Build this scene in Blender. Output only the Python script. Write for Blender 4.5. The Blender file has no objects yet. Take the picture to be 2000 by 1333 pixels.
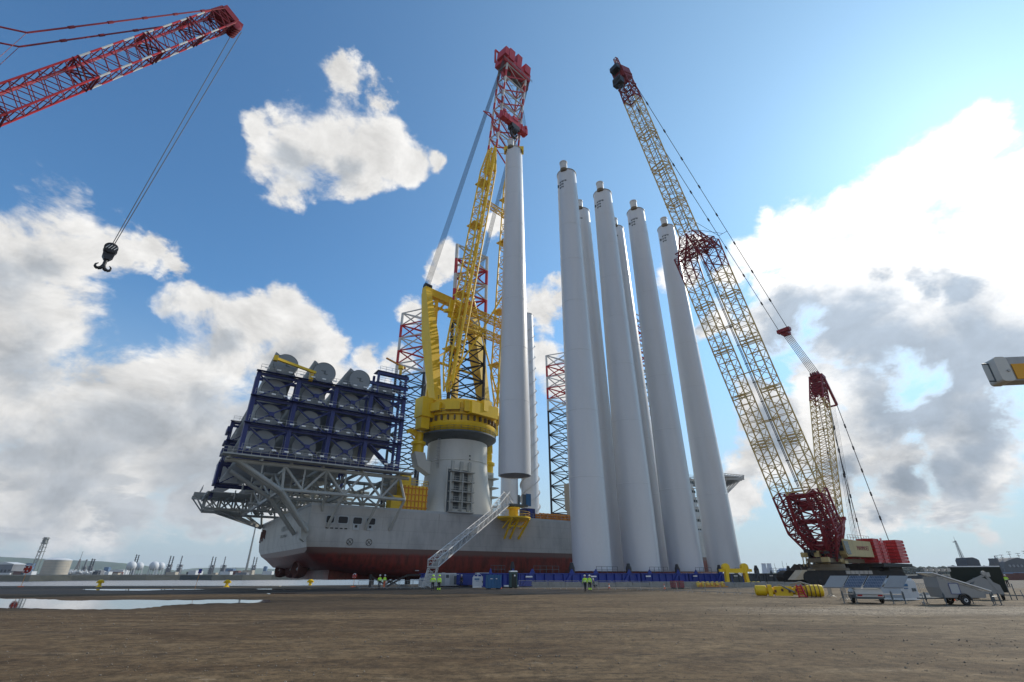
import bpy, math, random
from mathutils import Vector as V, Matrix
random.seed(7)
C = bpy.context.scene
R = math.radians
# ---------------- camera, world, sun, exposure ----------------
TH = R(25.8); CT, ST = math.cos(TH), math.sin(TH); FP = 940.0; CZ = 2.0
cam_d = bpy.data.cameras.new('camera'); cam = bpy.data.objects.new('camera', cam_d); C.collection.objects.link(cam)
cam.location = (0, 0, CZ); cam.rotation_euler = (R(90) + TH, 0, 0)
cam_d.sensor_width = 36; cam_d.lens = 36 * FP / 2000; cam_d.clip_start = 0.1; cam_d.clip_end = 40000
C.camera = cam
def ray(px, py):
    a = (px - 1000) / FP; b = (666.5 - py) / FP
    return V((a, CT - b * ST, ST + b * CT))
def P(px, py, Y):                       # the point seen at that pixel at forward distance Y
    d = ray(px, py); d = d * (Y / d.y); return V((d.x, d.y, d.z + CZ))
def G(px, py, z=0.0):                   # the ground point seen at that pixel
    d = ray(px, py); d = d * ((z - CZ) / d.z); return V((d.x, d.y, z))
SUN_EL, SUN_AZ = R(33.5), R(52.8)       # azimuth measured from +Y towards +X
sund = V((math.sin(SUN_AZ) * math.cos(SUN_EL), math.cos(SUN_AZ) * math.cos(SUN_EL), math.sin(SUN_EL)))
sl = bpy.data.lights.new('sun', 'SUN'); sl.energy = 3.4; sl.angle = R(0.6); sl.color = (1.0, 0.93, 0.82)
so = bpy.data.objects.new('sun', sl); C.collection.objects.link(so); so.rotation_euler = (-sund).to_track_quat('-Z', 'Y').to_euler()
C.view_settings.view_transform = 'Standard'; C.view_settings.look = 'None'; C.view_settings.exposure = 0; C.view_settings.gamma = 1

world = bpy.data.worlds.new("World"); C.world = world; world.use_nodes = True
W = world.node_tree
for n in list(W.nodes): W.nodes.remove(n)
def nn(t, ty, **k):
    n = t.nodes.new(ty)
    for a, b in k.items(): setattr(n, a, b)
    return n
def mth(t, op, a, b=None, c=None, clamp=False):
    n = nn(t, 'ShaderNodeMath', operation=op, use_clamp=clamp)
    for i, x in enumerate((a, b, c)):
        if x is None: continue
        if isinstance(x, (int, float)): n.inputs[i].default_value = x
        else: t.links.new(x, n.inputs[i])
    return n.outputs[0]
def vmt(t, op, a, b=None, out=0, scale=None):
    n = nn(t, 'ShaderNodeVectorMath', operation=op)
    for i, x in enumerate((a, b)):
        if x is None: continue
        if hasattr(x, 'is_linked') or hasattr(x, 'links'): t.links.new(x, n.inputs[i])
        else: n.inputs[i].default_value = x
    if scale is not None: n.inputs['Scale'].default_value = scale
    return n.outputs['Value'] if out == 'v' else n.outputs[0]
def mr(t, x, a, b, c=0.0, d=1.0, smooth=True):
    n = nn(t, 'ShaderNodeMapRange'); n.interpolation_type = 'SMOOTHSTEP' if smooth else 'LINEAR'
    t.links.new(x, n.inputs[0])
    for i, v in enumerate((a, b, c, d)): n.inputs[i + 1].default_value = v
    return n.outputs[0]
def noise(t, vec, scale, detail=4, rough=.55, dist=0.0):
    n = nn(t, 'ShaderNodeTexNoise'); n.inputs['Scale'].default_value = scale; n.inputs['Detail'].default_value = detail
    n.inputs['Roughness'].default_value = rough; n.inputs['Distortion'].default_value = dist
    if vec is not None: t.links.new(vec, n.inputs['Vector'])
    return n
def blobs(t, vec, lst):                 # union of soft round patches at directions on the sky
    out = None
    for (px, py, r) in lst:
        c = ray(px, py).normalized(); rr = (ray(px + r, py).normalized() - c).length * .5 + (ray(px, py + r).normalized() - c).length * .5
        d = vmt(t, 'DISTANCE', vec, tuple(c), out='v')
        m = mth(t, 'MULTIPLY_ADD', d, -1.0 / rr, 1.0)
        out = m if out is None else mth(t, 'SMOOTH_MAX', out, m, .28)
    return mth(t, 'MAXIMUM', out, -1.2)
CLOUDS = [(600,290,85),(680,300,95),(745,275,75),(640,235,65),(800,315,55),(565,350,60),(700,350,55),(505,250,45),(850,312,32),(560,235,42),(668,165,36),(740,205,40),(540,300,65),(690,200,40),
 (0,470,150),(90,480,110),(170,500,95),(240,500,70),(300,505,48),(345,520,38),(40,620,170),(20,760,180),(150,760,130),(90,590,110),
 (390,610,70),(470,630,80),(545,600,55),(580,650,70),(640,690,55),(720,705,42),(430,700,110),(540,730,110),(330,760,100),(780,700,40),(240,790,120),
 (100,900,170),(300,900,170),(480,860,160),(200,1000,110),(400,1000,90),(560,970,80),(640,800,110),
 (870,510,36),(810,600,36),(845,540,24),(1065,600,50),(1095,570,36),(1070,690,50),(985,450,26),(1110,760,60),
 (1910,270,80),(1830,300,80),(1760,350,90),(1680,390,85),(1590,410,80),(1530,430,56),(1490,500,70),(1420,540,56),(1340,480,46),(1320,520,50),(1600,520,130),(1750,500,150),(1950,420,170),(1850,650,200),(1660,650,130),(1500,620,100),(1400,620,50),(1980,620,200),
 (1900,820,150),(1740,830,60),(1600,860,60),(1750,900,90),(1900,940,110),(1480,900,70),(1450,820,46),(1560,900,60),(1620,960,70),(1700,1010,60),(1550,850,110),(1650,870,120),(1480,790,60),(1700,820,90),(1760,960,90),(1860,1000,80),(1450,960,60),(650,280,110),(660,190,55),(1720,580,200),(1920,620,240),(1600,760,80),(1700,760,80),(1500,560,60),(700,900,60),(250,920,180),(60,1000,130),(350,860,170),(1920,1040,60),(1300,1000,60)]
DARKS = [(1640,650,100),(1740,710,130),(1840,740,150),(1950,700,150),(1560,640,80),(1490,690,70),(1780,790,90),(1990,780,140),(1870,905,100),(1970,890,100),(1790,935,70),(1890,600,60),(1430,700,45),(1620,900,60),(1520,840,50),(1700,1000,40),(1500,860,40),(1330,620,40),(1700,560,40),(1800,590,50)]
DARKL = [(260,840,130),(150,905,130),(50,890,90),(400,800,80),(30,700,90),(380,935,110),(130,985,90),(300,600,50),(30,560,90),(120,520,60),(600,340,60),(560,300,50),(700,340,40),(480,850,90),(180,700,80),(560,700,60),(430,660,50),(480,980,70)]
tc = nn(W, 'ShaderNodeTexCoord'); D = tc.outputs['Generated']
sky = nn(W, 'ShaderNodeTexSky'); sky.sky_type = 'NISHITA'; sky.sun_disc = False; sky.sun_elevation = SUN_EL; sky.sun_rotation = SUN_AZ
sky.air_density = 1.0; sky.dust_density = .25; sky.ozone_density = 1.8; sky.altitude = 0
# stretch so that patterns flatten towards the horizon like a real cloud deck
sep = nn(W, 'ShaderNodeSeparateXYZ'); W.links.new(D, sep.inputs[0])
el = sep.outputs[2]
flat = vmt(W, 'MULTIPLY', D, (1, 1, 1.45))
def density(off):
    d0 = D if off is None else vmt(W, 'ADD', D, off)
    f0 = flat if off is None else vmt(W, 'ADD', flat, (off[0], off[1], off[2] * 1.45))
    w = noise(W, f0, 5.5, 6, .6); wv = vmt(W, 'SUBTRACT', w.outputs['Color'], (.5, .5, .5)); wv = vmt(W, 'SCALE', wv, scale=.15)
    dv = vmt(W, 'ADD', d0, wv)
    m = blobs(W, dv, CLOUDS)
    n = noise(W, f0, 7.0, 12, .63, .35).outputs[0]
    v = mth(W, 'ADD', mth(W, 'MULTIPLY', m, .95), mth(W, 'MULTIPLY', mth(W, 'SUBTRACT', n, .5), 1.75))
    return v, n
v0, n0 = density(None)
# thin general veil and low banks behind and around
wide = noise(W, vmt(W, 'MULTIPLY', D, (1, 1, 3.4)), 2.3, 7, .6).outputs[0]
low = mr(W, el, .02, .30, .50, 0.0)
veil = mth(W, 'ADD', mth(W, 'MULTIPLY', mth(W, 'SUBTRACT', wide, .53), 3.0), low)
back = mr(W, sep.outputs[1], -.35, .1, .45, -.6)
veil = mth(W, 'ADD', veil, back)
dens = mth(W, 'MAXIMUM', v0, mth(W, 'ADD', veil, -.25))
alpha = mr(W, dens, .03, .46)
thick = mr(W, dens, .25, 1.25)
# side towards the sun is brighter: difference of the detail noise along the sun direction
n1 = noise(W, vmt(W, 'ADD', flat, tuple(sund * .04)), 7.0, 12, .63, .35).outputs[0]
edge = mth(W, 'MULTIPLY', mth(W, 'SUBTRACT', n0, n1), 2.2)
dw = vmt(W, 'ADD', D, vmt(W, 'SCALE', vmt(W, 'SUBTRACT', noise(W, flat, 5, 6, .6).outputs['Color'], (.5,.5,.5)), scale=.22))
dn = mth(W, 'MULTIPLY', mth(W, 'SUBTRACT', noise(W, flat, 8, 10, .6, .3).outputs[0], .5), 1.5)
darkr = mr(W, mth(W, 'ADD', blobs(W, dw, DARKS), dn), -.45, .62)
darkl = mr(W, mth(W, 'ADD', blobs(W, dw, DARKL), dn), -.30, .85)
dlow = mth(W, 'MULTIPLY', mr(W, noise(W, vmt(W, 'MULTIPLY', D, (1, 1, 3.0)), 5.5, 9, .62, .3).outputs[0], .46, .58), mr(W, el, .03, .34, 1.0, 0.0))
dark = mth(W, 'MAXIMUM', mth(W, 'MULTIPLY', darkr, .86), mth(W, 'MULTIPLY', mth(W, 'MAXIMUM', darkl, dlow), .58))
dark = mth(W, 'MULTIPLY', dark, mr(W, dens, .05, .45))
sundot = vmt(W, 'DOT_PRODUCT', D, tuple(sund), out='v')
glow = mr(W, sundot, .84, .99)
lum = mth(W, 'ADD', mth(W, 'MULTIPLY', thick, -.13), .86)
lum = mth(W, 'ADD', lum, mth(W, 'MULTIPLY', edge, .45))
lum = mth(W, 'ADD', lum, mth(W, 'MULTIPLY', glow, .45))
cold = nn(W, 'ShaderNodeMix', data_type='RGBA'); W.links.new(dark, cold.inputs[0]); cold.inputs[6].default_value = (1.0, .99, .97, 1); cold.inputs[7].default_value = (.29, .37, .47, 1)
ccol = vmt(W, 'SCALE', cold.outputs[2]); W.links.new(mth(W, 'MULTIPLY', mth(W, 'MAXIMUM', lum, .25), 10.0), ccol.node.inputs['Scale'])
tint = vmt(W, 'MULTIPLY', sky.outputs[0], (.92, 1.46, 1.74))
gl2 = mth(W, 'POWER', mth(W, 'MAXIMUM', sundot, 0.0), 3.5)
gl2 = mth(W, 'MULTIPLY', gl2, 1.9)
gadd = vmt(W, 'SCALE', None); gadd.node.inputs[0].default_value = (.95, 1.15, .75); W.links.new(gl2, gadd.node.inputs['Scale'])
skyc0 = vmt(W, 'ADD', tint, gadd)
hz = nn(W, 'ShaderNodeMix', data_type='RGBA'); W.links.new(mr(W, el, -.02, .48, .92, 0.0), hz.inputs[0]); W.links.new(skyc0, hz.inputs[6]); hz.inputs[7].default_value = (4.9, 5.9, 6.6, 1)
skyc = hz.outputs[2]
mx = nn(W, 'ShaderNodeMix', data_type='RGBA'); W.links.new(alpha, mx.inputs[0]); W.links.new(skyc, mx.inputs[6]); W.links.new(ccol, mx.inputs[7])
bg = nn(W, 'ShaderNodeBackground'); bg.inputs[1].default_value = .1
W.links.new(mx.outputs[2], bg.inputs[0])
wo = nn(W, 'ShaderNodeOutputWorld'); W.links.new(bg.outputs[0], wo.inputs[0])
world.cycles.sampling_method = 'MANUAL'; world.cycles.sample_map_resolution = 512
# ---------------- materials ----------------
MATS = {}
def new_mat(name):
    m = bpy.data.materials.new(name); m.use_nodes = True; t = m.node_tree
    return m, t, t.nodes['Principled BSDF']
def paint(name, col, rough=.45, metal=0.0, dirt=.25, scale=.8, bump=.0, dcol=None, streak=True):
    m, t, b = new_mat(name)
    g = nn(t, 'ShaderNodeNewGeometry'); pos = g.outputs['Position']
    sv = vmt(t, 'MULTIPLY', pos, (1, 1, .18 if streak else 1))
    n = noise(t, sv, scale, 7, .65).outputs[0]; n2 = noise(t, pos, scale * 7, 4, .6).outputs[0]
    f = mr(t, mth(t, 'ADD', mth(t, 'MULTIPLY', n, .75), mth(t, 'MULTIPLY', n2, .25)), .42, .68, 0, dirt)
    mx = nn(t, 'ShaderNodeMix', data_type='RGBA'); t.links.new(f, mx.inputs[0])
    mx.inputs[6].default_value = (*col, 1); dc = dcol or tuple(c * .45 + .012 for c in col); mx.inputs[7].default_value = (*dc, 1)
    t.links.new(mx.outputs[2], b.inputs['Base Color']); b.inputs['Metallic'].default_value = metal
    t.links.new(mth(t, 'MULTIPLY_ADD', n2, .3, rough - .12, clamp=True), b.inputs['Roughness'])
    if bump:
        bn = nn(t, 'ShaderNodeBump'); bn.inputs['Strength'].default_value = bump; bn.inputs['Distance'].default_value = .05
        t.links.new(n2, bn.inputs['Height']); t.links.new(bn.outputs[0], b.inputs['Normal'])
    MATS[name] = m; return m
paint('tower_white', (.62, .635, .65), .36, 0, .10, .35); _b = MATS['tower_white'].node_tree.nodes['Principled BSDF']; _b.inputs['Coat Weight'].default_value = .35; _b.inputs['Coat Roughness'].default_value = .12
paint('flange_grey', (.30, .31, .30), .4, .5)
paint('cap_brown', (.16, .12, .07), .6)
paint('black', (.012, .012, .014), .5); paint('rubber', (.02, .02, .02), .75)
paint('yellow', (.86, .56, .008), .40, 0, .22, .5, 0, (.45, .27, .02)); paint('yellow_lattice', (.66, .49, .20), .5, 0, .3)
paint('orange', (.70, .26, .02), .5); paint('red', (.50, .018, .022), .42, 0, .25); paint('dark_red', (.24, .012, .022), .5, 0, .35)
paint('white', (.60, .60, .58), .45, 0, .2); paint('hull_light', (.42, .45, .46), .4, 0, .25, .25)
paint('pedestal', (.60, .60, .55), .42, 0, .20, .3); paint('ship_grey', (.42, .43, .40), .5, 0, .3, .6)
paint('blue', (.012, .024, .15), .45, 0, .35, .6); paint('blade', (.25, .265, .27), .45, 0, .12, .3); paint('blade_end', (.24, .26, .27), .5, 0, .15, .5)
paint('blue_frame', (.012, .035, .26), .45, 0, .35, .5); paint('gray_frame', (.09, .11, .12), .55, 0, .35, .5)
paint('leg_black', (.018, .018, .022), .5); paint('steel', (.35, .35, .34), .4, .6); paint('cable', (.03, .03, .035), .6, 0)
paint('container', (.55, .58, .60), .5, 0, .2); paint('blue_box', (.03, .14, .30), .5, 0, .3); paint('dark_green', (.012, .022, .018), .5)
paint('toilet_green', (.05, .10, .09), .5); paint('concrete', (.28, .27, .24), .85, 0, .5, 1.2, .3, None, False)
paint('cream', (.50, .38, .16), .5, 0, .35); paint('beige', (.62, .50, .34), .7, 0, .4); paint('crawler', (.016, .015, .015), .75, 0, .5, 1.5, .3, (.04, .03, .022), False)
paint('hi_vis', (.55, .95, .03), .7, 0, .1); paint('hi_orange', (.85, .14, .02), .7, 0, .1); paint('dark_cloth', (.015, .017, .025), .8)
paint('skin', (.45, .27, .19), .6, 0, .05); paint('lifebuoy', (.60, .05, .02), .5)
paint('tank_beige', (.46, .41, .33), .7, 0, .4, .02); paint('far_grey', (.20, .21, .23), .8, 0, .3, .05); paint('far_white', (.60, .62, .63), .6, 0, .2, .05)
paint('far_dark', (.05, .06, .075), .8, 0, .3, .05); paint('far_rust', (.16, .07, .06), .8, 0, .3, .1); paint('far_blue', (.12, .20, .32), .8, 0, .2, .02)
paint('soil', (.055, .042, .032), .95, 0, .6, .5, .6, (.02, .017, .014), False); paint('glass_dark', (.02, .035, .04), .08, 0, .1)
paint('solar_back', (.30, .30, .29), .5); paint('orange_panel', (.75, .36, .01), .45, 0, .1); paint('lamp_white', (.85, .85, .82), .3)

def hull_mat():
    m, t, b = new_mat('hull_paint')
    g = nn(t, 'ShaderNodeNewGeometry'); pos = g.outputs['Position']; s = nn(t, 'ShaderNodeSeparateXYZ'); t.links.new(pos, s.inputs[0])
    n = noise(t, vmt(t, 'MULTIPLY', pos, (.35, .35, .12)), 1.0, 7, .65).outputs[0]; nf = noise(t, vmt(t, 'MULTIPLY', pos, (1, 1, .25)), 1.1, 6, .7).outputs[0]
    # weld seams of the plating
    br = nn(t, 'ShaderNodeTexBrick'); br.inputs['Scale'].default_value = 1; br.inputs['Mortar Size'].default_value = .025; br.inputs['Brick Width'].default_value = 9; br.inputs['Row Height'].default_value = 2.6
    br.inputs['Color1'].default_value = (0,0,0,1); br.inputs['Color2'].default_value = (.12,.12,.12,1); br.inputs['Mortar'].default_value = (1,1,1,1)
    cx = nn(t, 'ShaderNodeCombineXYZ'); t.links.new(vmt(t, 'DOT_PRODUCT', pos, (.829, .559, 0), out='v'), cx.inputs[0]); t.links.new(s.outputs[2], cx.inputs[1]); t.links.new(cx.outputs[0], br.inputs[0])
    grey = nn(t, 'ShaderNodeMix', data_type='RGBA'); t.links.new(mr(t, n, .4, .7), grey.inputs[0]); grey.inputs[6].default_value = (.45, .445, .42, 1); grey.inputs[7].default_value = (.34, .335, .32, 1)
    red = nn(t, 'ShaderNodeMix', data_type='RGBA'); t.links.new(mr(t, nf, .38, .7), red.inputs[0]); red.inputs[6].default_value = (.21, .034, .024, 1); red.inputs[7].default_value = (.09, .022, .016, 1)
    dk = nn(t, 'ShaderNodeMix', data_type='RGBA'); t.links.new(mr(t, mth(t, 'ADD', s.outputs[2], mth(t, 'MULTIPLY', nf, .9)), 5.8, 6.5), dk.inputs[0]); t.links.new(red.outputs[2], dk.inputs[6]); dk.inputs[7].default_value = (.15, .085, .07, 1)
    mx = nn(t, 'ShaderNodeMix', data_type='RGBA'); t.links.new(mr(t, s.outputs[2], 6.78, 6.82, smooth=False), mx.inputs[0]); t.links.new(dk.outputs[2], mx.inputs[6]); t.links.new(grey.outputs[2], mx.inputs[7])
    m2 = nn(t, 'ShaderNodeMix', data_type='RGBA', blend_type='MULTIPLY'); m2.inputs[0].default_value = .3; t.links.new(mx.outputs[2], m2.inputs[6])
    inv = nn(t, 'ShaderNodeInvert'); t.links.new(br.outputs[0], inv.inputs[1]); t.links.new(inv.outputs[0], m2.inputs[7])
    rs = noise(t, vmt(t, 'MULTIPLY', pos, (1.6, 1.6, .05)), 1.0, 6, .7).outputs[0]; rm_ = mth(t, 'MULTIPLY', mr(t, rs, .60, .70), mr(t, s.outputs[2], 4, 14.5, .15, .8))
    m3 = nn(t, 'ShaderNodeMix', data_type='RGBA'); t.links.new(mth(t, 'MULTIPLY', rm_, .6), m3.inputs[0]); t.links.new(m2.outputs[2], m3.inputs[6]); m3.inputs[7].default_value = (.13, .08, .055, 1)
    t.links.new(m3.outputs[2], b.inputs['Base Color']); b.inputs['Roughness'].default_value = .42
    bn = nn(t, 'ShaderNodeBump'); bn.inputs['Strength'].default_value = .25; bn.inputs['Distance'].default_value = .08; t.links.new(noise(t, pos, .45, 3, .5).outputs[0], bn.inputs['Height']); t.links.new(bn.outputs[0], b.inputs['Normal'])
    MATS['hull'] = m
hull_mat()
def ground_mat():
    m, t, b = new_mat('compacted_ground')
    g = nn(t, 'ShaderNodeNewGeometry'); pos = g.outputs['Position']; s = nn(t, 'ShaderNodeSeparateXYZ'); t.links.new(pos, s.inputs[0])
    big = noise(t, pos, .09, 6, .6, .4).outputs[0]
    rut = noise(t, vmt(t, 'MULTIPLY', pos, (.3, .8, 1)), .42, 10, .74, 1.0).outputs[0]
    mp = nn(t, 'ShaderNodeMapping'); mp.inputs['Rotation'].default_value = (0, 0, R(-31)); mp.inputs['Scale'].default_value = (.07, .8, 1); t.links.new(pos, mp.inputs[0])
    rut2 = noise(t, mp.outputs[0], 1.1, 6, .6, .3).outputs[0]
    fine = noise(t, pos, 5, 10, .82).outputs[0]; grit = noise(t, pos, 38, 6, .85).outputs[0]
    a = nn(t, 'ShaderNodeMix', data_type='RGBA'); t.links.new(mr(t, rut, .36, .66), a.inputs[0]); a.inputs[6].default_value = (.074, .045, .021, 1); a.inputs[7].default_value = (.140, .094, .048, 1)
    c = nn(t, 'ShaderNodeMix', data_type='RGBA'); t.links.new(mr(t, rut2, .54, .76, 0, .5), c.inputs[0]); t.links.new(a.outputs[2], c.inputs[6]); c.inputs[7].default_value = (.19, .14, .085, 1)
    c2 = nn(t, 'ShaderNodeMix', data_type='RGBA'); t.links.new(mr(t, rut2, .28, .44, .45, 0), c2.inputs[0]); t.links.new(c.outputs[2], c2.inputs[6]); c2.inputs[7].default_value = (.05, .036, .026, 1)
    # pale grey dust on the right-hand side, wet dark asphalt band near the quay on the left
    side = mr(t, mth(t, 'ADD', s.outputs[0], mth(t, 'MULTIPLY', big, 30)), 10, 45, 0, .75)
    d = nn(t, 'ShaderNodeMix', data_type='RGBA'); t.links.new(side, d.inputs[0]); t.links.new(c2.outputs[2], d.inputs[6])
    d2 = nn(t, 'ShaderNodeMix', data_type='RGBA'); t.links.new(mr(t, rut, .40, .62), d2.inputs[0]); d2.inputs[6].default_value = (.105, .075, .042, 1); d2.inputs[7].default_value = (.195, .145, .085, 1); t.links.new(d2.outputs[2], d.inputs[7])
    wob = mth(t, 'MULTIPLY_ADD', mth(t, 'SUBTRACT', noise(t, vmt(t, 'MULTIPLY', pos, (.06, .02, 1)), 1, 4, .6).outputs[0], .5), 9.0, s.outputs[1])
    band = mth(t, 'MULTIPLY', mr(t, wob, 57, 60), mr(t, wob, 78, 81, 1, 0))
    band = mth(t, 'MULTIPLY', band, mr(t, s.outputs[0], 0, 26, 1, .0))
    e = nn(t, 'ShaderNodeMix', data_type='RGBA'); t.links.new(mth(t, 'MULTIPLY', band, .9), e.inputs[0]); t.links.new(d.outputs[2], e.inputs[6]); e.inputs[7].default_value = (.017, .016, .015, 1)
    quay = mr(t, wob, 80, 83); q = nn(t, 'ShaderNodeMix', data_type='RGBA'); t.links.new(mth(t, 'MULTIPLY', quay, .7), q.inputs[0]); t.links.new(e.outputs[2], q.inputs[6]); q.inputs[7].default_value = (.12, .11, .095, 1)
    h = nn(t, 'ShaderNodeMix', data_type='RGBA', blend_type='MULTIPLY'); h.inputs[0].default_value = 1; t.links.new(q.outputs[2], h.inputs[6])
    pale = mth(t, 'MULTIPLY', mr(t, noise(t, vmt(t, 'MULTIPLY', pos, (.5, 1, 1)), 1.1, 9, .75, .6).outputs[0], .585, .66), mr(t, noise(t, pos, .22, 4, .6).outputs[0], .42, .58))
    pm = nn(t, 'ShaderNodeMix', data_type='RGBA'); t.links.new(mth(t, 'MULTIPLY', pale, .65), pm.inputs[0]); t.links.new(q.outputs[2], pm.inputs[6]); pm.inputs[7].default_value = (.27, .21, .14, 1)
    glr = mth(t, 'MULTIPLY', mth(t, 'MULTIPLY', mr(t, wob, 28, 32), mr(t, wob, 34, 39, 1, 0)), mr(t, s.outputs[0], 8, 24)); glr = mth(t, 'MULTIPLY', glr, mr(t, fine, .4, .6))  # bright sheen on the right-hand ground, put into the colour as a pale strip
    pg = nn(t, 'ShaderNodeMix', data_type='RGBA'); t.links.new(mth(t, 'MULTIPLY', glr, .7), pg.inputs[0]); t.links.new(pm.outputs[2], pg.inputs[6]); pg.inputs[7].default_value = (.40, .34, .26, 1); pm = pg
    damp = mth(t, 'MULTIPLY', mr(t, noise(t, vmt(t, 'MULTIPLY', pos, (.35, 1, 1)), .38, 8, .7, .8).outputs[0], .54, .64), .55)
    pd = nn(t, 'ShaderNodeMix', data_type='RGBA'); t.links.new(damp, pd.inputs[0]); t.links.new(pm.outputs[2], pd.inputs[6]); pd.inputs[7].default_value = (.038, .025, .015, 1)
    mt = nn(t, 'ShaderNodeMapping'); mt.inputs['Rotation'].default_value = (0, 0, R(-24)); mt.inputs['Scale'].default_value = (.025, 1.9, 1); t.links.new(vmt(t, 'ADD', pos, vmt(t, 'SCALE', noise(t, pos, .05, 2, .5).outputs['Color'], scale=9.0)), mt.inputs[0])
    trk = mth(t, 'MULTIPLY', mr(t, noise(t, mt.outputs[0], 1.6, 5, .65).outputs[0], .53, .60), mr(t, noise(t, pos, .11, 3, .5).outputs[0], .44, .58))
    pt_ = nn(t, 'ShaderNodeMix', data_type='RGBA'); t.links.new(mth(t, 'MULTIPLY', trk, .55), pt_.inputs[0]); t.links.new(pd.outputs[2], pt_.inputs[6]); pt_.inputs[7].default_value = (.034, .021, .011, 1)
    wetm = mth(t, 'MULTIPLY', mth(t, 'MULTIPLY', mr(t, wob, 31, 35), mr(t, wob, 50, 55, 1, 0)), mr(t, s.outputs[0], -10, 2, 1, 0)); wetm = mth(t, 'MULTIPLY', wetm, mr(t, fine, .3, .55))
    pw = nn(t, 'ShaderNodeMix', data_type='RGBA'); t.links.new(mth(t, 'MULTIPLY', wetm, .6), pw.inputs[0]); t.links.new(pt_.outputs[2], pw.inputs[6]); pw.inputs[7].default_value = (.03, .02, .012, 1)
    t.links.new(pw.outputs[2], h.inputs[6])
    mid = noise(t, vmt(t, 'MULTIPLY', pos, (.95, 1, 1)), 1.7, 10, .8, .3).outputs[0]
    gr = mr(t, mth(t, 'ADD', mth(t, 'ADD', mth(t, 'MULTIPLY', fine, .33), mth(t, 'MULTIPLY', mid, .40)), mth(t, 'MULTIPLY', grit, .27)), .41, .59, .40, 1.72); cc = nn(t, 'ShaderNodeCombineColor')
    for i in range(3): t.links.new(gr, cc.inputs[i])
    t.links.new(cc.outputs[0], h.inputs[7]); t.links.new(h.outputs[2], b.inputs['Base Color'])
    wet = mth(t, 'MAXIMUM', mth(t, 'MULTIPLY', band, .6), mr(t, big, .60, .75, 0, .35))
    t.links.new(mth(t, 'MULTIPLY_ADD', wet, -.45, .92), b.inputs['Roughness']); b.inputs['Specular IOR Level'].default_value = .22
    hh = mth(t, 'ADD', mth(t, 'MULTIPLY', rut, .5), mth(t, 'ADD', mth(t, 'MULTIPLY', fine, .30), mth(t, 'ADD', mth(t, 'MULTIPLY', grit, .10), mth(t, 'MULTIPLY', rut2, .4))))
    bn = nn(t, 'ShaderNodeBump'); bn.inputs['Strength'].default_value = .8; bn.inputs['Distance'].default_value = .07; t.links.new(hh, bn.inputs['Height']); t.links.new(bn.outputs[0], b.inputs['Normal'])
    MATS['ground'] = m
ground_mat()
def water_mat(name, col, rough, sc, bump):
    m, t, b = new_mat(name); g = nn(t, 'ShaderNodeNewGeometry')
    b.inputs['Base Color'].default_value = (*col, 1); b.inputs['Roughness'].default_value = rough; b.inputs['IOR'].default_value = 1.33; b.inputs['Specular IOR Level'].default_value = .6
    bn = nn(t, 'ShaderNodeBump'); bn.inputs['Strength'].default_value = bump; bn.inputs['Distance'].default_value = .1
    t.links.new(noise(t, vmt(t, 'MULTIPLY', g.outputs['Position'], (1, .4, 1)), sc, 5, .6).outputs[0], bn.inputs['Height']); t.links.new(bn.outputs[0], b.inputs['Normal']); MATS[name] = m
water_mat('water', (.13, .14, .16), .25, .5, .4); water_mat('puddle', (.05, .045, .04), .02, 2, .01)
def hill_mat():
    m, t, b = new_mat('hill_green'); g = nn(t, 'ShaderNodeNewGeometry')
    vo = nn(t, 'ShaderNodeTexVoronoi'); vo.inputs['Scale'].default_value = .004; t.links.new(g.outputs['Position'], vo.inputs['Vector'])
    cr = nn(t, 'ShaderNodeValToRGB'); t.links.new(vo.outputs['Color'], cr.inputs[0]); cr.color_ramp.elements[0].color = (.025, .055, .03, 1); cr.color_ramp.elements[1].color = (.08, .13, .05, 1)
    t.links.new(cr.outputs[0], b.inputs['Base Color']); b.inputs['Roughness'].default_value = .95; MATS['hill'] = m
hill_mat(); paint('mud', (.045, .046, .034), .9, 0, .8, .03, 0, (.018, .02, .015), False)
def solar_mat():
    m, t, b = new_mat('solar_cells'); g = nn(t, 'ShaderNodeTexCoord')
    br = nn(t, 'ShaderNodeTexBrick'); br.offset = 0; br.inputs['Scale'].default_value = 1; br.inputs['Mortar Size'].default_value = .006; br.inputs['Brick Width'].default_value = .16; br.inputs['Row Height'].default_value = .16
    br.inputs['Color1'].default_value = (.07, .08, .11, 1); br.inputs['Color2'].default_value = (.10, .115, .15, 1); br.inputs['Mortar'].default_value = (.3, .32, .35, 1)
    t.links.new(g.outputs['Object'], br.inputs[0]); t.links.new(br.outputs[0], b.inputs['Base Color']); b.inputs['Roughness'].default_value = .12; b.inputs['Coat Weight'].default_value = .5; MATS['solar'] = m
solar_mat()

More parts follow.
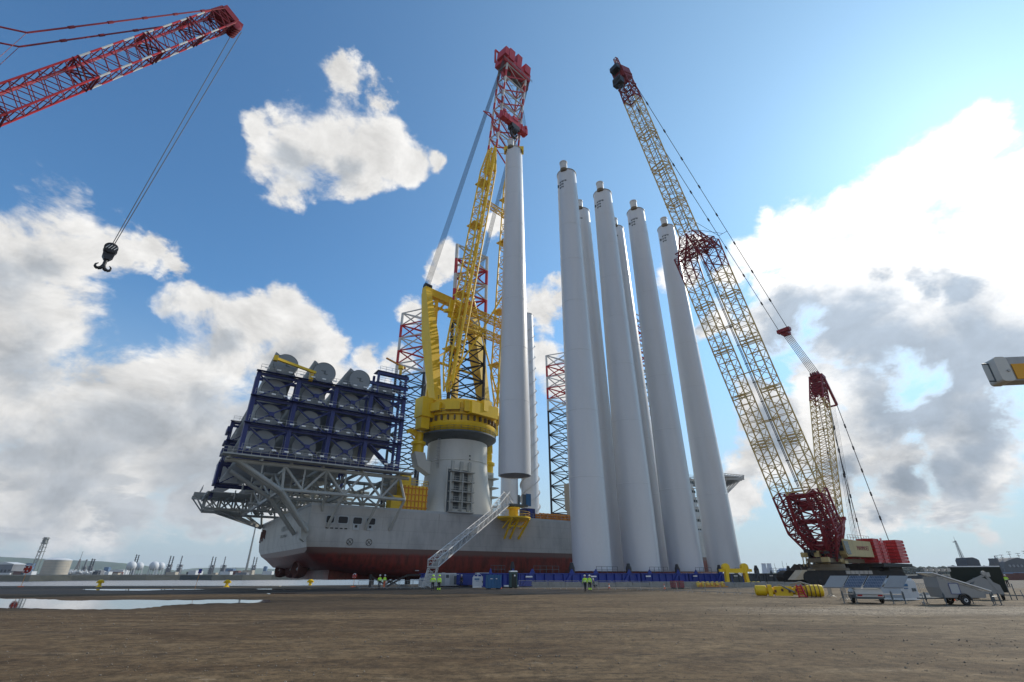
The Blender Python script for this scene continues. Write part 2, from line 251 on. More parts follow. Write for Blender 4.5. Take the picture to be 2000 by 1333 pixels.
# ---------------- mesh helpers ----------------
KEEP = {'bar','track_shoe','draught_mark','ring_bracket','face','reflective_band','warning_stripe','rust_streak','drain_slot','lettering','pendant','hoist_rope','luffing_rope','landing','safety_net','hoop','lacing','red_band','label_plate','pipes','thruster_mark','door_trim','root_ring','hatch','sheave'}
class MB:
    def __init__(s): s.v = []; s.f = []
    def quadring(s, rings, cap=True, closed=False):
        n = len(rings[0]); b = len(s.v)
        for r in rings: s.v += [tuple(p) for p in r]
        m = len(rings)
        for i in range(m - 1 if not closed else m):
            i2 = (i + 1) % m
            for j in range(n):
                k = (j + 1) % n; s.f.append((b + i*n + j, b + i*n + k, b + i2*n + k, b + i2*n + j))
        if cap and not closed: s.f.append(tuple(b + j for j in reversed(range(n)))); s.f.append(tuple(b + (m-1)*n + j for j in range(n)))
        return s
    def tube(s, p, q, r, r2=None, n=6, cap=True):
        p = V(p); q = V(q); d = q - p
        if d.length < 1e-6: return s
        d.normalize(); a = d.cross(V((0, 0, 1)) if abs(d.z) < .95 else V((1, 0, 0))).normalized(); c = d.cross(a); r2 = r if r2 is None else r2
        cs = [(math.cos(6.28318 * (k + .5) / n), math.sin(6.28318 * (k + .5) / n)) for k in range(n)]
        return s.quadring([[p + a*x*r + c*y*r for x, y in cs], [q + a*x*r2 + c*y*r2 for x, y in cs]], cap)
    def path(s, pts, r, n=6):
        for i in range(len(pts) - 1): s.tube(pts[i], pts[i+1], r, n=n)
        return s
    def box(s, c, size, ux=(1,0,0), uy=(0,1,0), uz=None):
        c = V(c); ux = V(ux).normalized(); uy = V(uy).normalized(); uz = ux.cross(uy).normalized() if uz is None else V(uz).normalized()
        hx, hy, hz = (x / 2 for x in size)
        rings = [[c + ux*x*hx + uy*y*hy + uz*z*hz for x, y in ((-1,-1),(1,-1),(1,1),(-1,1))] for z in (-1, 1)]
        return s.quadring(rings)
    def beam(s, p, q, w, h, side=(0,0,1), w2=None, h2=None):     # box beam; h is measured along `side`, w across it
        p = V(p); q = V(q); d = (q - p).normalized(); a = d.cross(V(side)).normalized(); c = a.cross(d).normalized(); w2 = w if w2 is None else w2; h2 = h if h2 is None else h2
        return s.quadring([[p + a*x*w/2 + c*y*h/2 for x, y in ((-1,-1),(1,-1),(1,1),(-1,1))], [q + a*x*w2/2 + c*y*h2/2 for x, y in ((-1,-1),(1,-1),(1,1),(-1,1))]])
    def lathe(s, c, prof, n=32, cap=True, axis=(0,0,1), a0=None):
        c = V(c); z = V(axis).normalized(); x = z.cross(V((0,1,0)) if abs(z.y) < .9 else V((1,0,0))).normalized(); y = z.cross(x)
        return s.quadring([[c + z*h + (x*math.cos(6.28318*k/n) + y*math.sin(6.28318*k/n))*r for k in range(n)] for r, h in prof], cap)
    def sphere(s, c, r, n=12, m=8, sz=1):
        return s.lathe(c, [(max(.001, r*math.sin(math.pi*i/m)), -r*sz*math.cos(math.pi*i/m)) for i in range(m+1)], n)
    def poly(s, pts, vec):                                           # prism: outline extruded by a vector
        vec = V(vec); return s.quadring([[V(p) for p in pts], [V(p) + vec for p in pts]])
    def clusters(s):
        n = len(s.v); par = list(range(n))
        def fd(i):
            while par[i] != i: par[i] = par[par[i]]; i = par[i]
            return i
        for f in s.f:
            a = fd(f[0])
            for i in f[1:]: par[fd(i)] = a
        comp = {}
        for i in range(n): comp.setdefault(fd(i), []).append(i)
        cs = list(comp.items())
        if len(cs) < 2 or len(cs) > 700: return None
        bb = [([min(s.v[i][k] for i in c) - .06 for k in range(3)], [max(s.v[i][k] for i in c) + .06 for k in range(3)]) for _, c in cs]
        g = list(range(len(cs)))
        def fg(i):
            while g[i] != i: i = g[i]
            return i
        for i in range(len(cs)):
            for j in range(i):
                if all(bb[i][0][k] <= bb[j][1][k] and bb[j][0][k] <= bb[i][1][k] for k in range(3)): g[fg(i)] = fg(j)
        grp = {}
        for i, (r, c) in enumerate(cs): grp.setdefault(fg(i), []).append(r)
        if not 2 <= len(grp) <= 60: return None
        own = {}
        for gi, rs in enumerate(grp.values()):
            for r in rs: own[r] = gi
        out = [MB() for _ in grp]; idx = {}
        for i in range(n): o = out[own[fd(i)]]; idx[i] = len(o.v); o.v.append(s.v[i])
        for f in s.f: out[own[fd(f[0])]].f.append(tuple(idx[i] for i in f))
        return out
    def build(s, name, mat, parent=None, smooth=False):
        if parent is not None and name not in KEEP:
            cl = s.clusters()
            if cl:
                cl.sort(key=lambda m: -len(m.v)); rs = [m.build1(name, mat, parent, smooth) for m in cl]; return rs[0]
        return s.build1(name, mat, parent, smooth)
    def build1(s, name, mat, parent=None, smooth=False):
        me = bpy.data.meshes.new(name); off = V((0,0,0))
        if parent is not None:
            r = parent
            while r.parent: r = r.parent
            off = r.location
        me.from_pydata([(a - off.x, b - off.y, c - off.z) for a, b, c in s.v], [], s.f)
        me.materials.append(MATS[mat] if isinstance(mat, str) else mat)
        o = bpy.data.objects.new(name, me); C.collection.objects.link(o)
        if parent is not None: o.parent = parent
        import bmesh
        bm = bmesh.new(); bm.from_mesh(me); bmesh.ops.recalc_face_normals(bm, faces=bm.faces); bm.to_mesh(me); bm.free()
        if smooth:
            for p in me.polygons: p.use_smooth = len(p.vertices) <= 4
            try: me.set_sharp_from_angle(angle=R(40))
            except Exception: pass
        return o
def tag(o, label=None, cat=None, group=None, kind=None):
    if label: o['label'] = label
    if cat: o['category'] = cat
    if group: o['group'] = group
    if kind: o['kind'] = kind
    return o
def thing(name, label, cat, loc=(0,0,0), group=None):
    o = bpy.data.objects.new(name, None); C.collection.objects.link(o); o.location = loc; o.empty_display_size = .1
    return tag(o, label, cat, group)
def kids(o): return [c for c in bpy.data.objects if c.parent == o]
def dup(root, loc, rz=0, label=None, scale=None):
    r = root.copy(); C.collection.objects.link(r); r.location = loc; r.rotation_euler = (0, 0, rz)
    if scale: r.scale = (scale,) * 3 if isinstance(scale, (int, float)) else scale
    if label: r['label'] = label
    for ch in kids(root):
        c = ch.copy(); C.collection.objects.link(c); c.parent = r
        for g in kids(ch): d = g.copy(); C.collection.objects.link(d); d.parent = c
    return r
def quad(c, U, W_, hu, hv): return [c + U*x*hu + W_*y*hv for x, y in ((-1,-1),(1,-1),(1,1),(-1,1))]
def lattice(sel, A, B, n, rc, rb, mode='Z', ring=True, faces=None, i0=0):
    """four (or three) chords from corners A to corners B with n bays of bracing"""
    m = len(A); at = lambda j, t: A[j].lerp(B[j], t)
    for i in range(n):
        mc, mb_ = sel(i + i0); t0, t1 = i / n, (i + 1) / n
        for j in range(m):
            mc.tube(at(j, t0), at(j, t1), rc, n=8 if rc > .3 else 6)
            k = (j + 1) % m
            if faces and j not in faces: continue
            if ring: mb_.tube(at(j, t1), at(k, t1), rb, n=5)
            if mode == 'X': mb_.tube(at(j, t0), at(k, t1), rb, n=5); mb_.tube(at(k, t0), at(j, t1), rb, n=5)
            elif mode == 'V': 
                mid = (at(j, t0) + at(j, t1)) / 2; mid = (mid + (at(k, t0) + at(k, t1)) / 2) / 2
                mb_.tube(at(j, t0), (at(k, t0) + at(k, t1)) / 2, rb, n=5); mb_.tube((at(k, t0) + at(k, t1)) / 2, at(j, t1), rb, n=5)
            elif (i + i0) % 2: mb_.tube(at(j, t0), at(k, t1), rb, n=5)
            else: mb_.tube(at(k, t0), at(j, t1), rb, n=5)
def rail(mb, pts, h=1.1, step=2.0, r=.035, rails=(.55, 1.1)):
    for i in range(len(pts) - 1):
        p, q = V(pts[i]), V(pts[i+1]); n = max(1, int((q - p).length / step))
        for k in range(n + 1): a = p.lerp(q, k / n); mb.tube(a, a + V((0,0,h)), r, n=4)
        for z in rails: mb.tube(p + V((0,0,z)), q + V((0,0,z)), r, n=4)
def text_mesh(name, s, size, mat, parent, origin, ux, uz, depth=.02):
    cu = bpy.data.curves.new(name, 'FONT'); cu.body = s; cu.size = size; cu.extrude = depth; cu.align_x = 'CENTER'; cu.resolution_u = 2
    tmp = bpy.data.objects.new('tmp', cu); C.collection.objects.link(tmp); bpy.context.view_layer.update()
    me = bpy.data.meshes.new_from_object(tmp.evaluated_get(bpy.context.evaluated_depsgraph_get())); bpy.data.objects.remove(tmp)
    me.name = name; ux = V(ux).normalized(); uz = V(uz).normalized(); uy = ux.cross(uz)
    r = parent
    while r.parent: r = r.parent
    for v in me.vertices: v.co = V(origin) + ux*v.co.x + uz*v.co.y - uy*(-v.co.z) - r.location
    me.materials.clear(); me.materials.append(MATS[mat]); o = bpy.data.objects.new(name, me); C.collection.objects.link(o); o.parent = parent; return o
# ---------------- ground, water, far land ----------------
U = V((.829, .559, 0)); Nn = V((-.559, .829, 0)); UZ = V((0, 0, 1)); N0 = V((-40.4, 102, 0))
def S(s, w, z): return N0 + U*s + Nn*w + UZ*z        # ship frame: s from the stern, w across from the quay side
def struct(mb, name, mat, smooth=False): return tag(mb.build(name, mat, None, smooth), kind='structure')
def sheet(name, pts, mat, z=None):
    mb = MB(); mb.v = [tuple(p) for p in pts]; mb.f = [tuple(range(len(pts)))]; return struct(mb, name, mat)
q0 = V((-39.6, 92.8, 0)); q1 = q0 + U*5000
GP = [V((-2500, 91, 0)), V((-90, 91.5, 0)), q0, q1, V((5000, -900, 0)), V((-2500, -900, 0))]
mb = MB(); mb.v = [tuple(p) for p in GP] + [tuple(p + V((0,0,-6))) for p in GP]; mb.f = [tuple(range(6)), (0,1,7,6), (1,2,8,7), (2,3,9,8)]
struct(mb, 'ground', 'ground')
sheet('water', [V((-9000, 60, -4)), V((-9000, 9000, -4)), V((9500, 9000, -4)), V((9500, 60, -4))], 'water')
# quay coping along the edge
mb = MB()
for a, b in ((GP[0], GP[1]), (GP[1], q0), (q0, q0 + U*260)):
    d = (b - a).normalized(); m = V((d.y, -d.x, 0)); mb.beam(a + m*.5 + V((0,0,.06)), b + m*.5 + V((0,0,.06)), .9, .16)
struct(mb, 'quay_edge', 'concrete')
# far shore: a low muddy bank
def bank(name, inner, outer, mat, zt=.6):
    mb = MB(); n = len(inner); mb.v = [tuple(p + V((0,0,-5))) for p in inner] + [tuple(p + V((-p.normalized()*-14).to_tuple()) + V((0,0,zt))) for p in inner] + [tuple(p + V((0,0,zt))) for p in outer]
    for i in range(n-1): mb.f += [(i, i+1, n+i+1, n+i), (n+i, n+i+1, 2*n+i+1, 2*n+i)]
    struct(mb, name, mat)
inn = []; out = []
for i in range(60):
    an = R(-75 + i * 150 / 59); r = 640 + 25*math.sin(i*.9) + 14*math.sin(i*2.3) + (0 if an < .1 else 120*an)
    inn.append(V((math.sin(an)*r, math.cos(an)*r, 0))); out.append(V((math.sin(an)*8800, math.cos(an)*8800, 0)))
bank('far_shore', inn, out, 'mud')
def ridge(name, pts, Y, mat, thick=900):       # pts: (px, py) skyline at distance Y; built as a rounded ridge with depth
    mb = MB(); fr = []; top = []; bk = []
    sky_ = []
    for i in range(len(pts)-1):
        for k in range(6): a, b = pts[i], pts[i+1]; t = k/6; sky_.append((a[0]+(b[0]-a[0])*t, a[1]+(b[1]-a[1])*t + random.uniform(-.35,.35)))
    sky_.append(pts[-1])
    rings = []
    for px, py in sky_:
        t = P(px, py, Y); h = t.z; g = V((t.x, t.y, 0)); d = g.normalized()
        rings.append([g - d*thick + UZ*-2, g - d*thick*.45 + UZ*h*.55, g - d*thick*.12 + UZ*h*.93, g + UZ*h, g + d*thick*.6 + UZ*h*.6, g + d*thick + UZ*-2])
    n = 6
    for r_ in rings: mb.v += [tuple(p) for p in r_]
    for i in range(len(rings)-1):
        for j in range(n-1): a = i*n + j; mb.f.append((a, a+n, a+n+1, a+1))
    struct(mb, name, mat, True)
ridge('hills', [(-250,1078),(0,1088),(60,1091),(130,1094),(200,1097),(260,1102),(300,1108),(350,1116),(420,1119)], 5200, 'hill')
ridge('hills', [(290,1117),(350,1114),(380,1110),(420,1109),(480,1109),(540,1112),(600,1115),(680,1117),(740,1119)], 7000, 'hill')
ridge('hills', [(1480,1121),(1530,1118),(1600,1117),(1750,1116),(1800,1114),(1850,1113),(1920,1113),(2000,1112),(2200,1108),(2500,1108)], 2600, 'hill', 300)
# puddles: shallow sheets of standing water 4 mm above the ground
def puddle(pts, jit=.25):
    o = []
    n = len(pts)
    for i in range(n):
        a, b = pts[i], pts[(i+1) % n]
        for k in range(8):
            t = k/8; px = a[0] + (b[0]-a[0])*t; py = a[1] + (b[1]-a[1])*t + random.uniform(-jit, jit)*(1 if k else .3)
            g = G(px, py); g.z = .006; o.append(g)
    sheet('puddle', o, 'puddle')
puddle([(-260,1169),(0,1169.5),(90,1171),(140,1173.5),(300,1172.5),(420,1172),(527,1172),(529,1177),(440,1178.5),(350,1181),(300,1186),(255,1190.5),(160,1190.5),(60,1189),(0,1188),(-260,1187)], .8)
puddle([(160,1151.2),(250,1151),(330,1151.3),(380,1151),(400,1151.8),(330,1152.4),(280,1154),(215,1153.8),(165,1152.6)], .12)
puddle([(500,1150.6),(560,1150.5),(620,1151),(560,1151.8),(505,1151.6)], .1)
puddle([(520,1159.5),(585,1159.8),(560,1161),(525,1160.8)], .1)
# loose stones in the foreground
mb = MB()
for i in range(15000):
    Y = 3.4 + 40 * random.random()**1.5; X = random.uniform(-1.2, 1.25) * Y
    if math.sin(X*.7 + Y*.9) + math.sin(X*.23 - Y*.31 + 2) + random.random()*1.6 < .35: continue
    if X < -5 and 32 < Y < 54: continue
    r = random.choice((.006, .008, .01, .013, .018, .028 if random.random() < .35 else .01)) * (.75 + Y*.022)
    b = len(mb.v); sx, sy, sz = (random.uniform(.7, 1.4) for _ in range(3)); a = random.random()*6
    for k, (x, y, z) in enumerate(((1,0,0),(0,1,0),(-1,0,0),(0,-1,0),(.2,.1,1),(0,0,-.6))):
        mb.v.append((X + r*sx*(x*math.cos(a)-y*math.sin(a)), Y + r*sy*(x*math.sin(a)+y*math.cos(a)), r*.3 + r*sz*z*.8))
    mb.f += [(b,b+1,b+4),(b+1,b+2,b+4),(b+2,b+3,b+4),(b+3,b,b+4),(b+1,b,b+5),(b+2,b+1,b+5),(b+3,b+2,b+5),(b,b+3,b+5)]
paint('stone', (.27, .225, .17), .9, 0, .9, 5, 0, (.05,.038,.028), False)
tag(mb.build('gravel', 'stone'), kind='stuff', label='loose gravel and pebbles scattered over the brown dirt yard', cat='gravel')
# dark soil heap behind the crawler crane
def heap(name, label, c, L, Wd, h, mat='soil'):
    mb = MB(); nx, ny = 34, 12; b = 0
    for j in range(ny+1):
        for i in range(nx+1):
            u = i/nx*2-1; w = j/ny*2-1; e = max(0, 1-abs(u)**3)*max(0, 1-w*w)
            e *= .75+.25*math.sin(i*1.3+j)+random.uniform(-.12,.16)
            mb.v.append((c.x + u*L/2, c.y + w*Wd/2, max(0, e*h) - .05))
    for j in range(ny):
        for i in range(nx): a = j*(nx+1)+i; mb.f.append((a, a+1, a+nx+2, a+nx+1))
    return tag(mb.build(name, mat), label, 'soil heap')
heap('soil_heap', 'long dark soil heap behind the crawler tracks of the yellow and red crane', V((78, 134, 0)), 24, 9, 5.0)
heap('rubble_heap', 'low pale rubble heap between the white cube tank and the sloping solar trailer', V((39.5, 52, 0)), 8, 3, .45, 'concrete')
# ---------------- wind turbine towers ----------------
RA = V((.829, .559, 0)); RM = V((-.559, .829, 0))
def tower_proto(name, label, H=103.0, r0=3.8, r1=2.65, cap=True, marks=True, strakes=False, loc=(0,0,0)):
    t = thing(name, label, 'tower section', (0,0,0)); mb = MB(); rad = lambda z: r0 + (r1-r0)*(max(0, z/H - .12)/.88)
    prof = [(r0-.12, 0.05), (r0, 0.0), (r0, .05)]
    secs = [.02, .17, .31, .45, .58, .70, .81, .91, 1.0]
    for i in range(len(secs)-1):
        za, zb = secs[i]*H, secs[i+1]*H; k = 5
        for j in range(k): z = za + (zb-za)*j/k; prof += [(rad(z), z)]
        if i < len(secs)-2: prof += [(rad(zb), zb-.10), (rad(zb)+.035, zb-.07), (rad(zb)+.035, zb+.07), (rad(zb), zb+.10)]
    prof += [(rad(H)-.01, H-.45), (rad(H)+.10, H-.42), (rad(H)+.10, H-.12), (rad(H)-.25, H), (.3, H+.08)]
    if cap is None:       # open lower end, seen from below
        body = [(r0-.35, H*.35), (r0-.30, .05)] + prof; mb.lathe((0,0,0), body[:-0 or None], 96, cap=False)
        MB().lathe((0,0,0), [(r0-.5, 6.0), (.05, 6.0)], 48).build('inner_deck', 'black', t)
    else: mb.lathe((0,0,0), prof, 96)
    mb.build('tower_shell', 'tower_white', t, True)
    f = MB().lathe((0,0,0), [(rad(H)+.12, H-.35), (rad(H)+.16, H-.33), (rad(H)+.16, H-.22), (rad(H)+.12, H-.2)], 64, False); f.build('top_flange', 'flange_grey', t, True)
    # transport cap bracketed to the rim
    cpos = V((-1.0, -2.15, H-.3))
    c = MB().lathe(cpos, [(.98, 0), (1.0, .1), (1.0, 2.3), (1.12, 2.35), (1.12, 2.7), (1.0, 2.75), (.1, 2.8)], 24); cp = c.build('lifting_cap', 'white', t, True)
    b = MB().lathe(cpos, [(.6, -.75), (.85, -.62), (1.04, -.1), (1.04, .06)], 20); b.box(cpos + V((0,.9,-.4)), (1.5, 1.6, .5)); b.build('cap_underside', 'cap_brown', cp, True)
    if marks:
        mk = MB()
        an = R(-128); 
        for row, (zz, wd) in enumerate(((H-4.6, 1.5), (H-5.6, .9), (H-6.6, .7))):
            for k in range(5 if row == 0 else 3):
                a2 = an + (k-1.5)*.16; rr = rad(zz)+.03; p = V((math.cos(a2)*rr, math.sin(a2)*rr, zz)); tn = V((-math.sin(a2), math.cos(a2), 0)); nr = V((math.cos(a2), math.sin(a2), 0))
                mk.box(p, (.36, .05, .14 if k % 2 else .5), tn, nr); mk.box(p + UZ*(.25 if k % 2 else -.2), (.30, .05, .12), tn, nr)
        mk.box(V((math.cos(R(-160))*(r1+.1), math.sin(R(-160))*(r1+.1), H-5.4)), (.5,.5,.6))
        mk.build('marking', 'gray_frame', t)
    return t
T0 = V((14.7, 104, 2.45))
tp = tower_proto('turbine_tower', '')
spots = [((15.7,104), 'white turbine tower at the left end of the front standing row, tallest standing one'),
 ((27.4,112), 'white turbine tower second from the left in the front standing row'),
 ((39.3,120), 'white turbine tower third from the left in the front standing row'),
 ((51.2,128), 'white turbine tower at the right end of the standing row, beside the yellow arch'),
 ((21.9,120), 'white turbine tower in the back row, between the first and second front towers'),
 ((34.5,128.5), 'white turbine tower in the back row, between the second and third front towers')]
for i, ((x, y), lb) in enumerate(spots):
    o = tp if i == 0 else dup(tp, (0,0,0)); o.location = (x, y, 2.45); o.rotation_euler = (0,0,0); o['label'] = lb; o['group'] = 'turbine towers standing on the quay frame'
    if i >= 4: o.rotation_euler = (0,0,R(4 + i))
hp = tower_proto('turbine_tower', 'white turbine tower hanging in the air from the ship crane, open dark lower end', cap=None, marks=False)
hp.location = (.6, 114, 22.4)
sp = tower_proto('turbine_tower', 'pale turbine tower on the ship deck, its top hidden behind the hanging tower', H=90, r0=3.4, r1=2.6, marks=False); sp.location = (-1.0, 190, 14.6)
s2 = dup(sp, (6.9, 191, 14.6), 0, 'pale turbine tower on the ship deck with spiral strakes winding up its right side')
for o_ in list(kids(s2)): pass
s2.scale = (1, 1, 1.03)
mb = MB()
for k in range(3):
    prev = None
    for i in range(150):
        z = 8 + i*.52; a = k*2.094 + z*.42; r = 3.4 - .8*max(0, z/90-.12)/.88
        d = V((math.cos(a), math.sin(a), 0)); p = V((6.9, 191, 14.6 + z)) + d*(r - .02)
        if prev: b = len(mb.v); mb.v += [tuple(x) for x in (prev[0], prev[0]+prev[1]*.62, p+d*.62, p, prev[0]+UZ*.08, prev[0]+prev[1]*.62+UZ*.08, p+d*.62+UZ*.08, p+UZ*.08)]; mb.f += [(b,b+1,b+2,b+3),(b+7,b+6,b+5,b+4),(b+1,b+5,b+6,b+2)]
        prev = (p, d)
mb.build('spiral_strake', 'white', s2)

# ---------------- quay frames under the towers ----------------
def grillage(blue=True):
    m = 'blue_frame' if blue else 'gray_frame'; t = thing('steel_grillage', '', 'support frame', (0,0,0)); L, Wd = 13.8, 24.0
    e = V((1,0,0)); f = V((0,1,0)); mb = MB()
    for y in (0, 12, 23): mb.box((L/2-6.6, y-5, 1.1), (L, 1.0, 1.7)); mb.box((0, y-5, 2.0), (L, 1.3, .14)); mb.box((0, y-5, .22), (L, 1.3, .14))
    for x in (-6, -2, 2, 6): mb.box((x, 6.5, 1.1), (.8, 22.0, 1.5)); 
    mb.build('girder', m, t)
    st = MB()
    for x in range(-6, 7, 2): st.box((x+.3, -5.62, 1.1), (.12, .25, 1.6)); 
    for x in (-4.2, 4.4): st.poly([(x-.6, -5.55, 1.95), (x+.6, -5.55, 1.95), (x, -5.55, 2.75)], (0, .25, 0)); st.poly([(x-2.2, -5.6, .3), (x-1.6, -5.6, .3), (x-.1, -5.6, 1.9), (x-.7, -5.6, 1.9)], (0,-.12,0))
    st.build('stiffener', m, t)
    rl = MB(); rail(rl, [(-3.6, -5, 2.1), (1.8, -5, 2.1)], 1.1, 1.3, .04); rl.build('railing', 'gray_frame', t)
    po = MB().lathe((4.9, -4.9, 2.05), [(.55, 0), (.55, .9), (.38, 1.35), (.3, 1.7), (.1, 1.75)], 12); po.build('guide_post', 'leg_black', t, True)
    lt = MB(); lt.box((-5.2, -5.85, 1.55), (1.3, .12, .22)); lt.box((1.2, -5.85, .25), (1.7, .12, .22)); lt.box((5.2, -5.85, .25), (1.5, .12, .22)); lt.build('edge_plate', 'lamp_white', t)
    return t
gb = grillage(True); gg = grillage(False)
gl = [(-1.72, 'blue steel tower frame without a tower, nearest the gangway foot'), (-1, 'blue steel tower frame without a tower, next to the leftmost standing tower'), (0, 'blue steel frame carrying the leftmost standing tower'), (1, 'blue steel frame under the second tower of the front row'), (2, 'blue steel frame under the third tower of the front row'), (3, 'dark grey steel frame under the rightmost tower'), (4, 'dark grey empty steel frame, right end of the row, behind the yellow lifting arch')]
c0 = V((15.7, 104, 0)); ang = math.atan2(RA.y, RA.x)
for k, lb in gl:
    src = gb if k < 3 else gg; p = c0 + RA*(14.3*k) ; p.z = .0
    o = src if k in (-1.72, 3) else dup(src, (0,0,0)); o.location = p; o.rotation_euler = (0,0,ang); o.scale = (.5 if k == -1.72 else 1, 1, 1); o['label'] = lb; o['group'] = 'steel frames under the towers'
fl = MB()
# ---------------- vessel ----------------
ship = thing('jackup_vessel', 'large grey and red jack-up installation vessel raised beside the quay', 'ship', tuple(S(0,0,0)))
def sec(s, zt, near, nb):       # near: list of (w,z) from deck edge down to keel; mirrored on the far side
    pts = [S(s + ds, w, z) for w, z, ds in near]; far = [S(s + ds, 58 - w, z) for w, z, ds in near]
    return pts + far[::-1]
def prof(s):
    if s <= 0: return [(0,14.5,0),(0,10.5,0),(.25,9,.1),(.8,7.6,.3),(2.2,6.3,.9),(5,5.9,1.2),(28,5.6,1.4)]
    k = min(1, s/30); k = k*(2-k)
    return [(0,14.5,0),(0,10.5-4*k,0),(.25-.1*k,8.6-5.2*k,0),(.9-.3*k,6.9-4.7*k,0),(2.6-.9*k,5.2-3.7*k,0),(6-2.4*k,4.4-3.4*k,0),(28,4.1-3.3*k,0)]
rings = [sec(s, 14.5, prof(s), 0) for s in (0, 4, 9, 16, 24, 33, 42, 60, 90, 118, 128)]
for s, ins in ((140, 5), (150, 11), (158, 17.5), (164, 24)): rings.append([S(s + 2.5*(z/14.5), min(28.5, ins + w*.6), z + .12*(ins-4)*(1 if z < 9 else 0)) for w, z, d in prof(60)] + [S(s + 2.5*(z/14.5), max(29.5, 58 - ins - w*.6), z + .12*(ins-4)*(1 if z < 9 else 0)) for w, z, d in prof(60)][::-1])
mb = MB().quadring(rings); mb.build('hull', 'hull', ship, True)
mb = MB().box(S(67, 30, 3.0), (118, 40, 4.4), U, Nn); mb.build('keel_box', 'hull', ship)
# bulwark strip and deck rail
mb = MB(); mb.beam(S(-.05, .1, 14.75), S(128, .1, 14.75), .25, .5); mb.beam(S(0, 0, 14.75), S(0, 58, 14.75), .25, .5); mb.build('bulwark', 'hull_light', ship)
mb = MB(); rail(mb, [S(46, .3, 15), S(128, .3, 15)], 1.1, 2.4, .05); mb.build('deck_rail', 'steel', ship)
# side openings near the stern
def rrect(c, ax, az, w, h, r, n=4):
    o = []
    for sx, sz, a0 in ((1,1,0),(-1,1,90),(-1,-1,180),(1,-1,270)):
        for k in range(n+1): a = R(a0 + 90*k/n); o.append(c + ax*(sx*(w/2-r) + r*math.cos(a)) + az*(sz*(h/2-r) + r*math.sin(a)))
    return o
for s, w_, h_ in ((4.0,1.5,1.3),(6.6,1.9,1.3),(9.6,1.8,1.25),(12.5,1.8,1.25)):
    c = S(s, -.03, 12.0); f = MB().poly(rrect(c, U, UZ, w_+.35, h_+.35, .35), Nn*-.07).build('mooring_opening', 'hull_light', ship)
    MB().poly(rrect(c - Nn*.075, U, UZ, w_, h_, .28), Nn*-.03).build('opening_recess', 'black', f)
mb = MB()
for k in range(5): mb.box(S(3.6 + k*.95, -.05, 10.35), (.55, .12, .22), U, Nn)
mb.build('drain_slot', 'black', ship)
for s in (9.4, 12.4):
    f = MB().box(S(s, -.08, 10.75), (1.3, .16, 1.1), U, Nn).build('roller_plate', 'hull_light', ship); MB().box(S(s, -.19, 10.9), (.5, .1, .5), U, Nn).build('roller', 'black', f)
for s in (8.6, 12.6):
    mb = MB(); c = S(s, -.04, 7.9)
    for k in range(20): a, b = R(k*18), R(k*18+18); mb.beam(c + U*.62*math.cos(a) + UZ*.62*math.sin(a), c + U*.62*math.cos(b) + UZ*.62*math.sin(b), .08, .1, tuple(Nn))
    mb.beam(c - U*.4 - UZ*.4, c + U*.4 + UZ*.4, .06, .09, tuple(Nn)); mb.beam(c - U*.4 + UZ*.4, c + U*.4 - UZ*.4, .06, .09, tuple(Nn)); mb.build('thruster_mark', 'black', ship)
text_mesh('name_lettering', 'VOLTAIRE', 1.7, 'flange_grey', ship, S(-.06, 24, 11.0), -Nn, UZ)
text_mesh('port_lettering', 'LUXEMBOURG', .9, 'flange_grey', ship, S(-.06, 24, 9.6), -Nn, UZ)
mb = MB()
for k in range(7): mb.box(S(-.1, 50 + k*1.1, 12.5 - random.random()*1.2), (.3, .25, 1.5 + random.random()*1.6), -U, Nn)
mb.build('rust_streak', 'far_rust', ship)
mb = MB()
for k in range(6): c = S(24 + k*3.2, -.02 + .9 - k*.02, 2.6 - k*.22); mb.box(c - Nn*.75, (.9, .06, .16), U, Nn)
mb.build('draught_mark', 'hull_light', ship)
# thrusters hanging under the raised stern
def thruster(s, w):
    a = R(12); z0 = 2.9; ax = (U*math.cos(a) + Nn*math.sin(a)); f = MB().lathe(S(s, w, 6.2), [(1.3, 0), (1.1, -1.4), (.6, -2.6)], 16).build('thruster', 'far_rust', ship, True)
    MB().lathe(S(s, w, z0) - ax*1.3, [(1.6, 0), (1.75, .1), (1.85, 1.1), (1.6, 2.2), (1.45, 2.2), (1.4, 1.1), (1.5, .02)], 28, False, tuple(ax)).build('nozzle', 'far_rust', f, True)
    b = MB()
    for k in range(4):
        q = R(k*90+20); d = Nn*math.cos(q) + UZ*math.sin(q); b.beam(S(s, w, z0) - ax*.3, S(s, w, z0) - ax*.3 + d*1.3, .7, .12, tuple(ax + d.cross(ax)*.6))
    b.lathe(S(s, w, z0) - ax*.9, [(.1, 0), (.45, .4), (.5, 2.4), (.2, 3.0)], 12, True, tuple(ax)); b.build('propeller', 'steel', f)
thruster(5.5, 47, ); thruster(5.6, 34); thruster(4.0, 19)
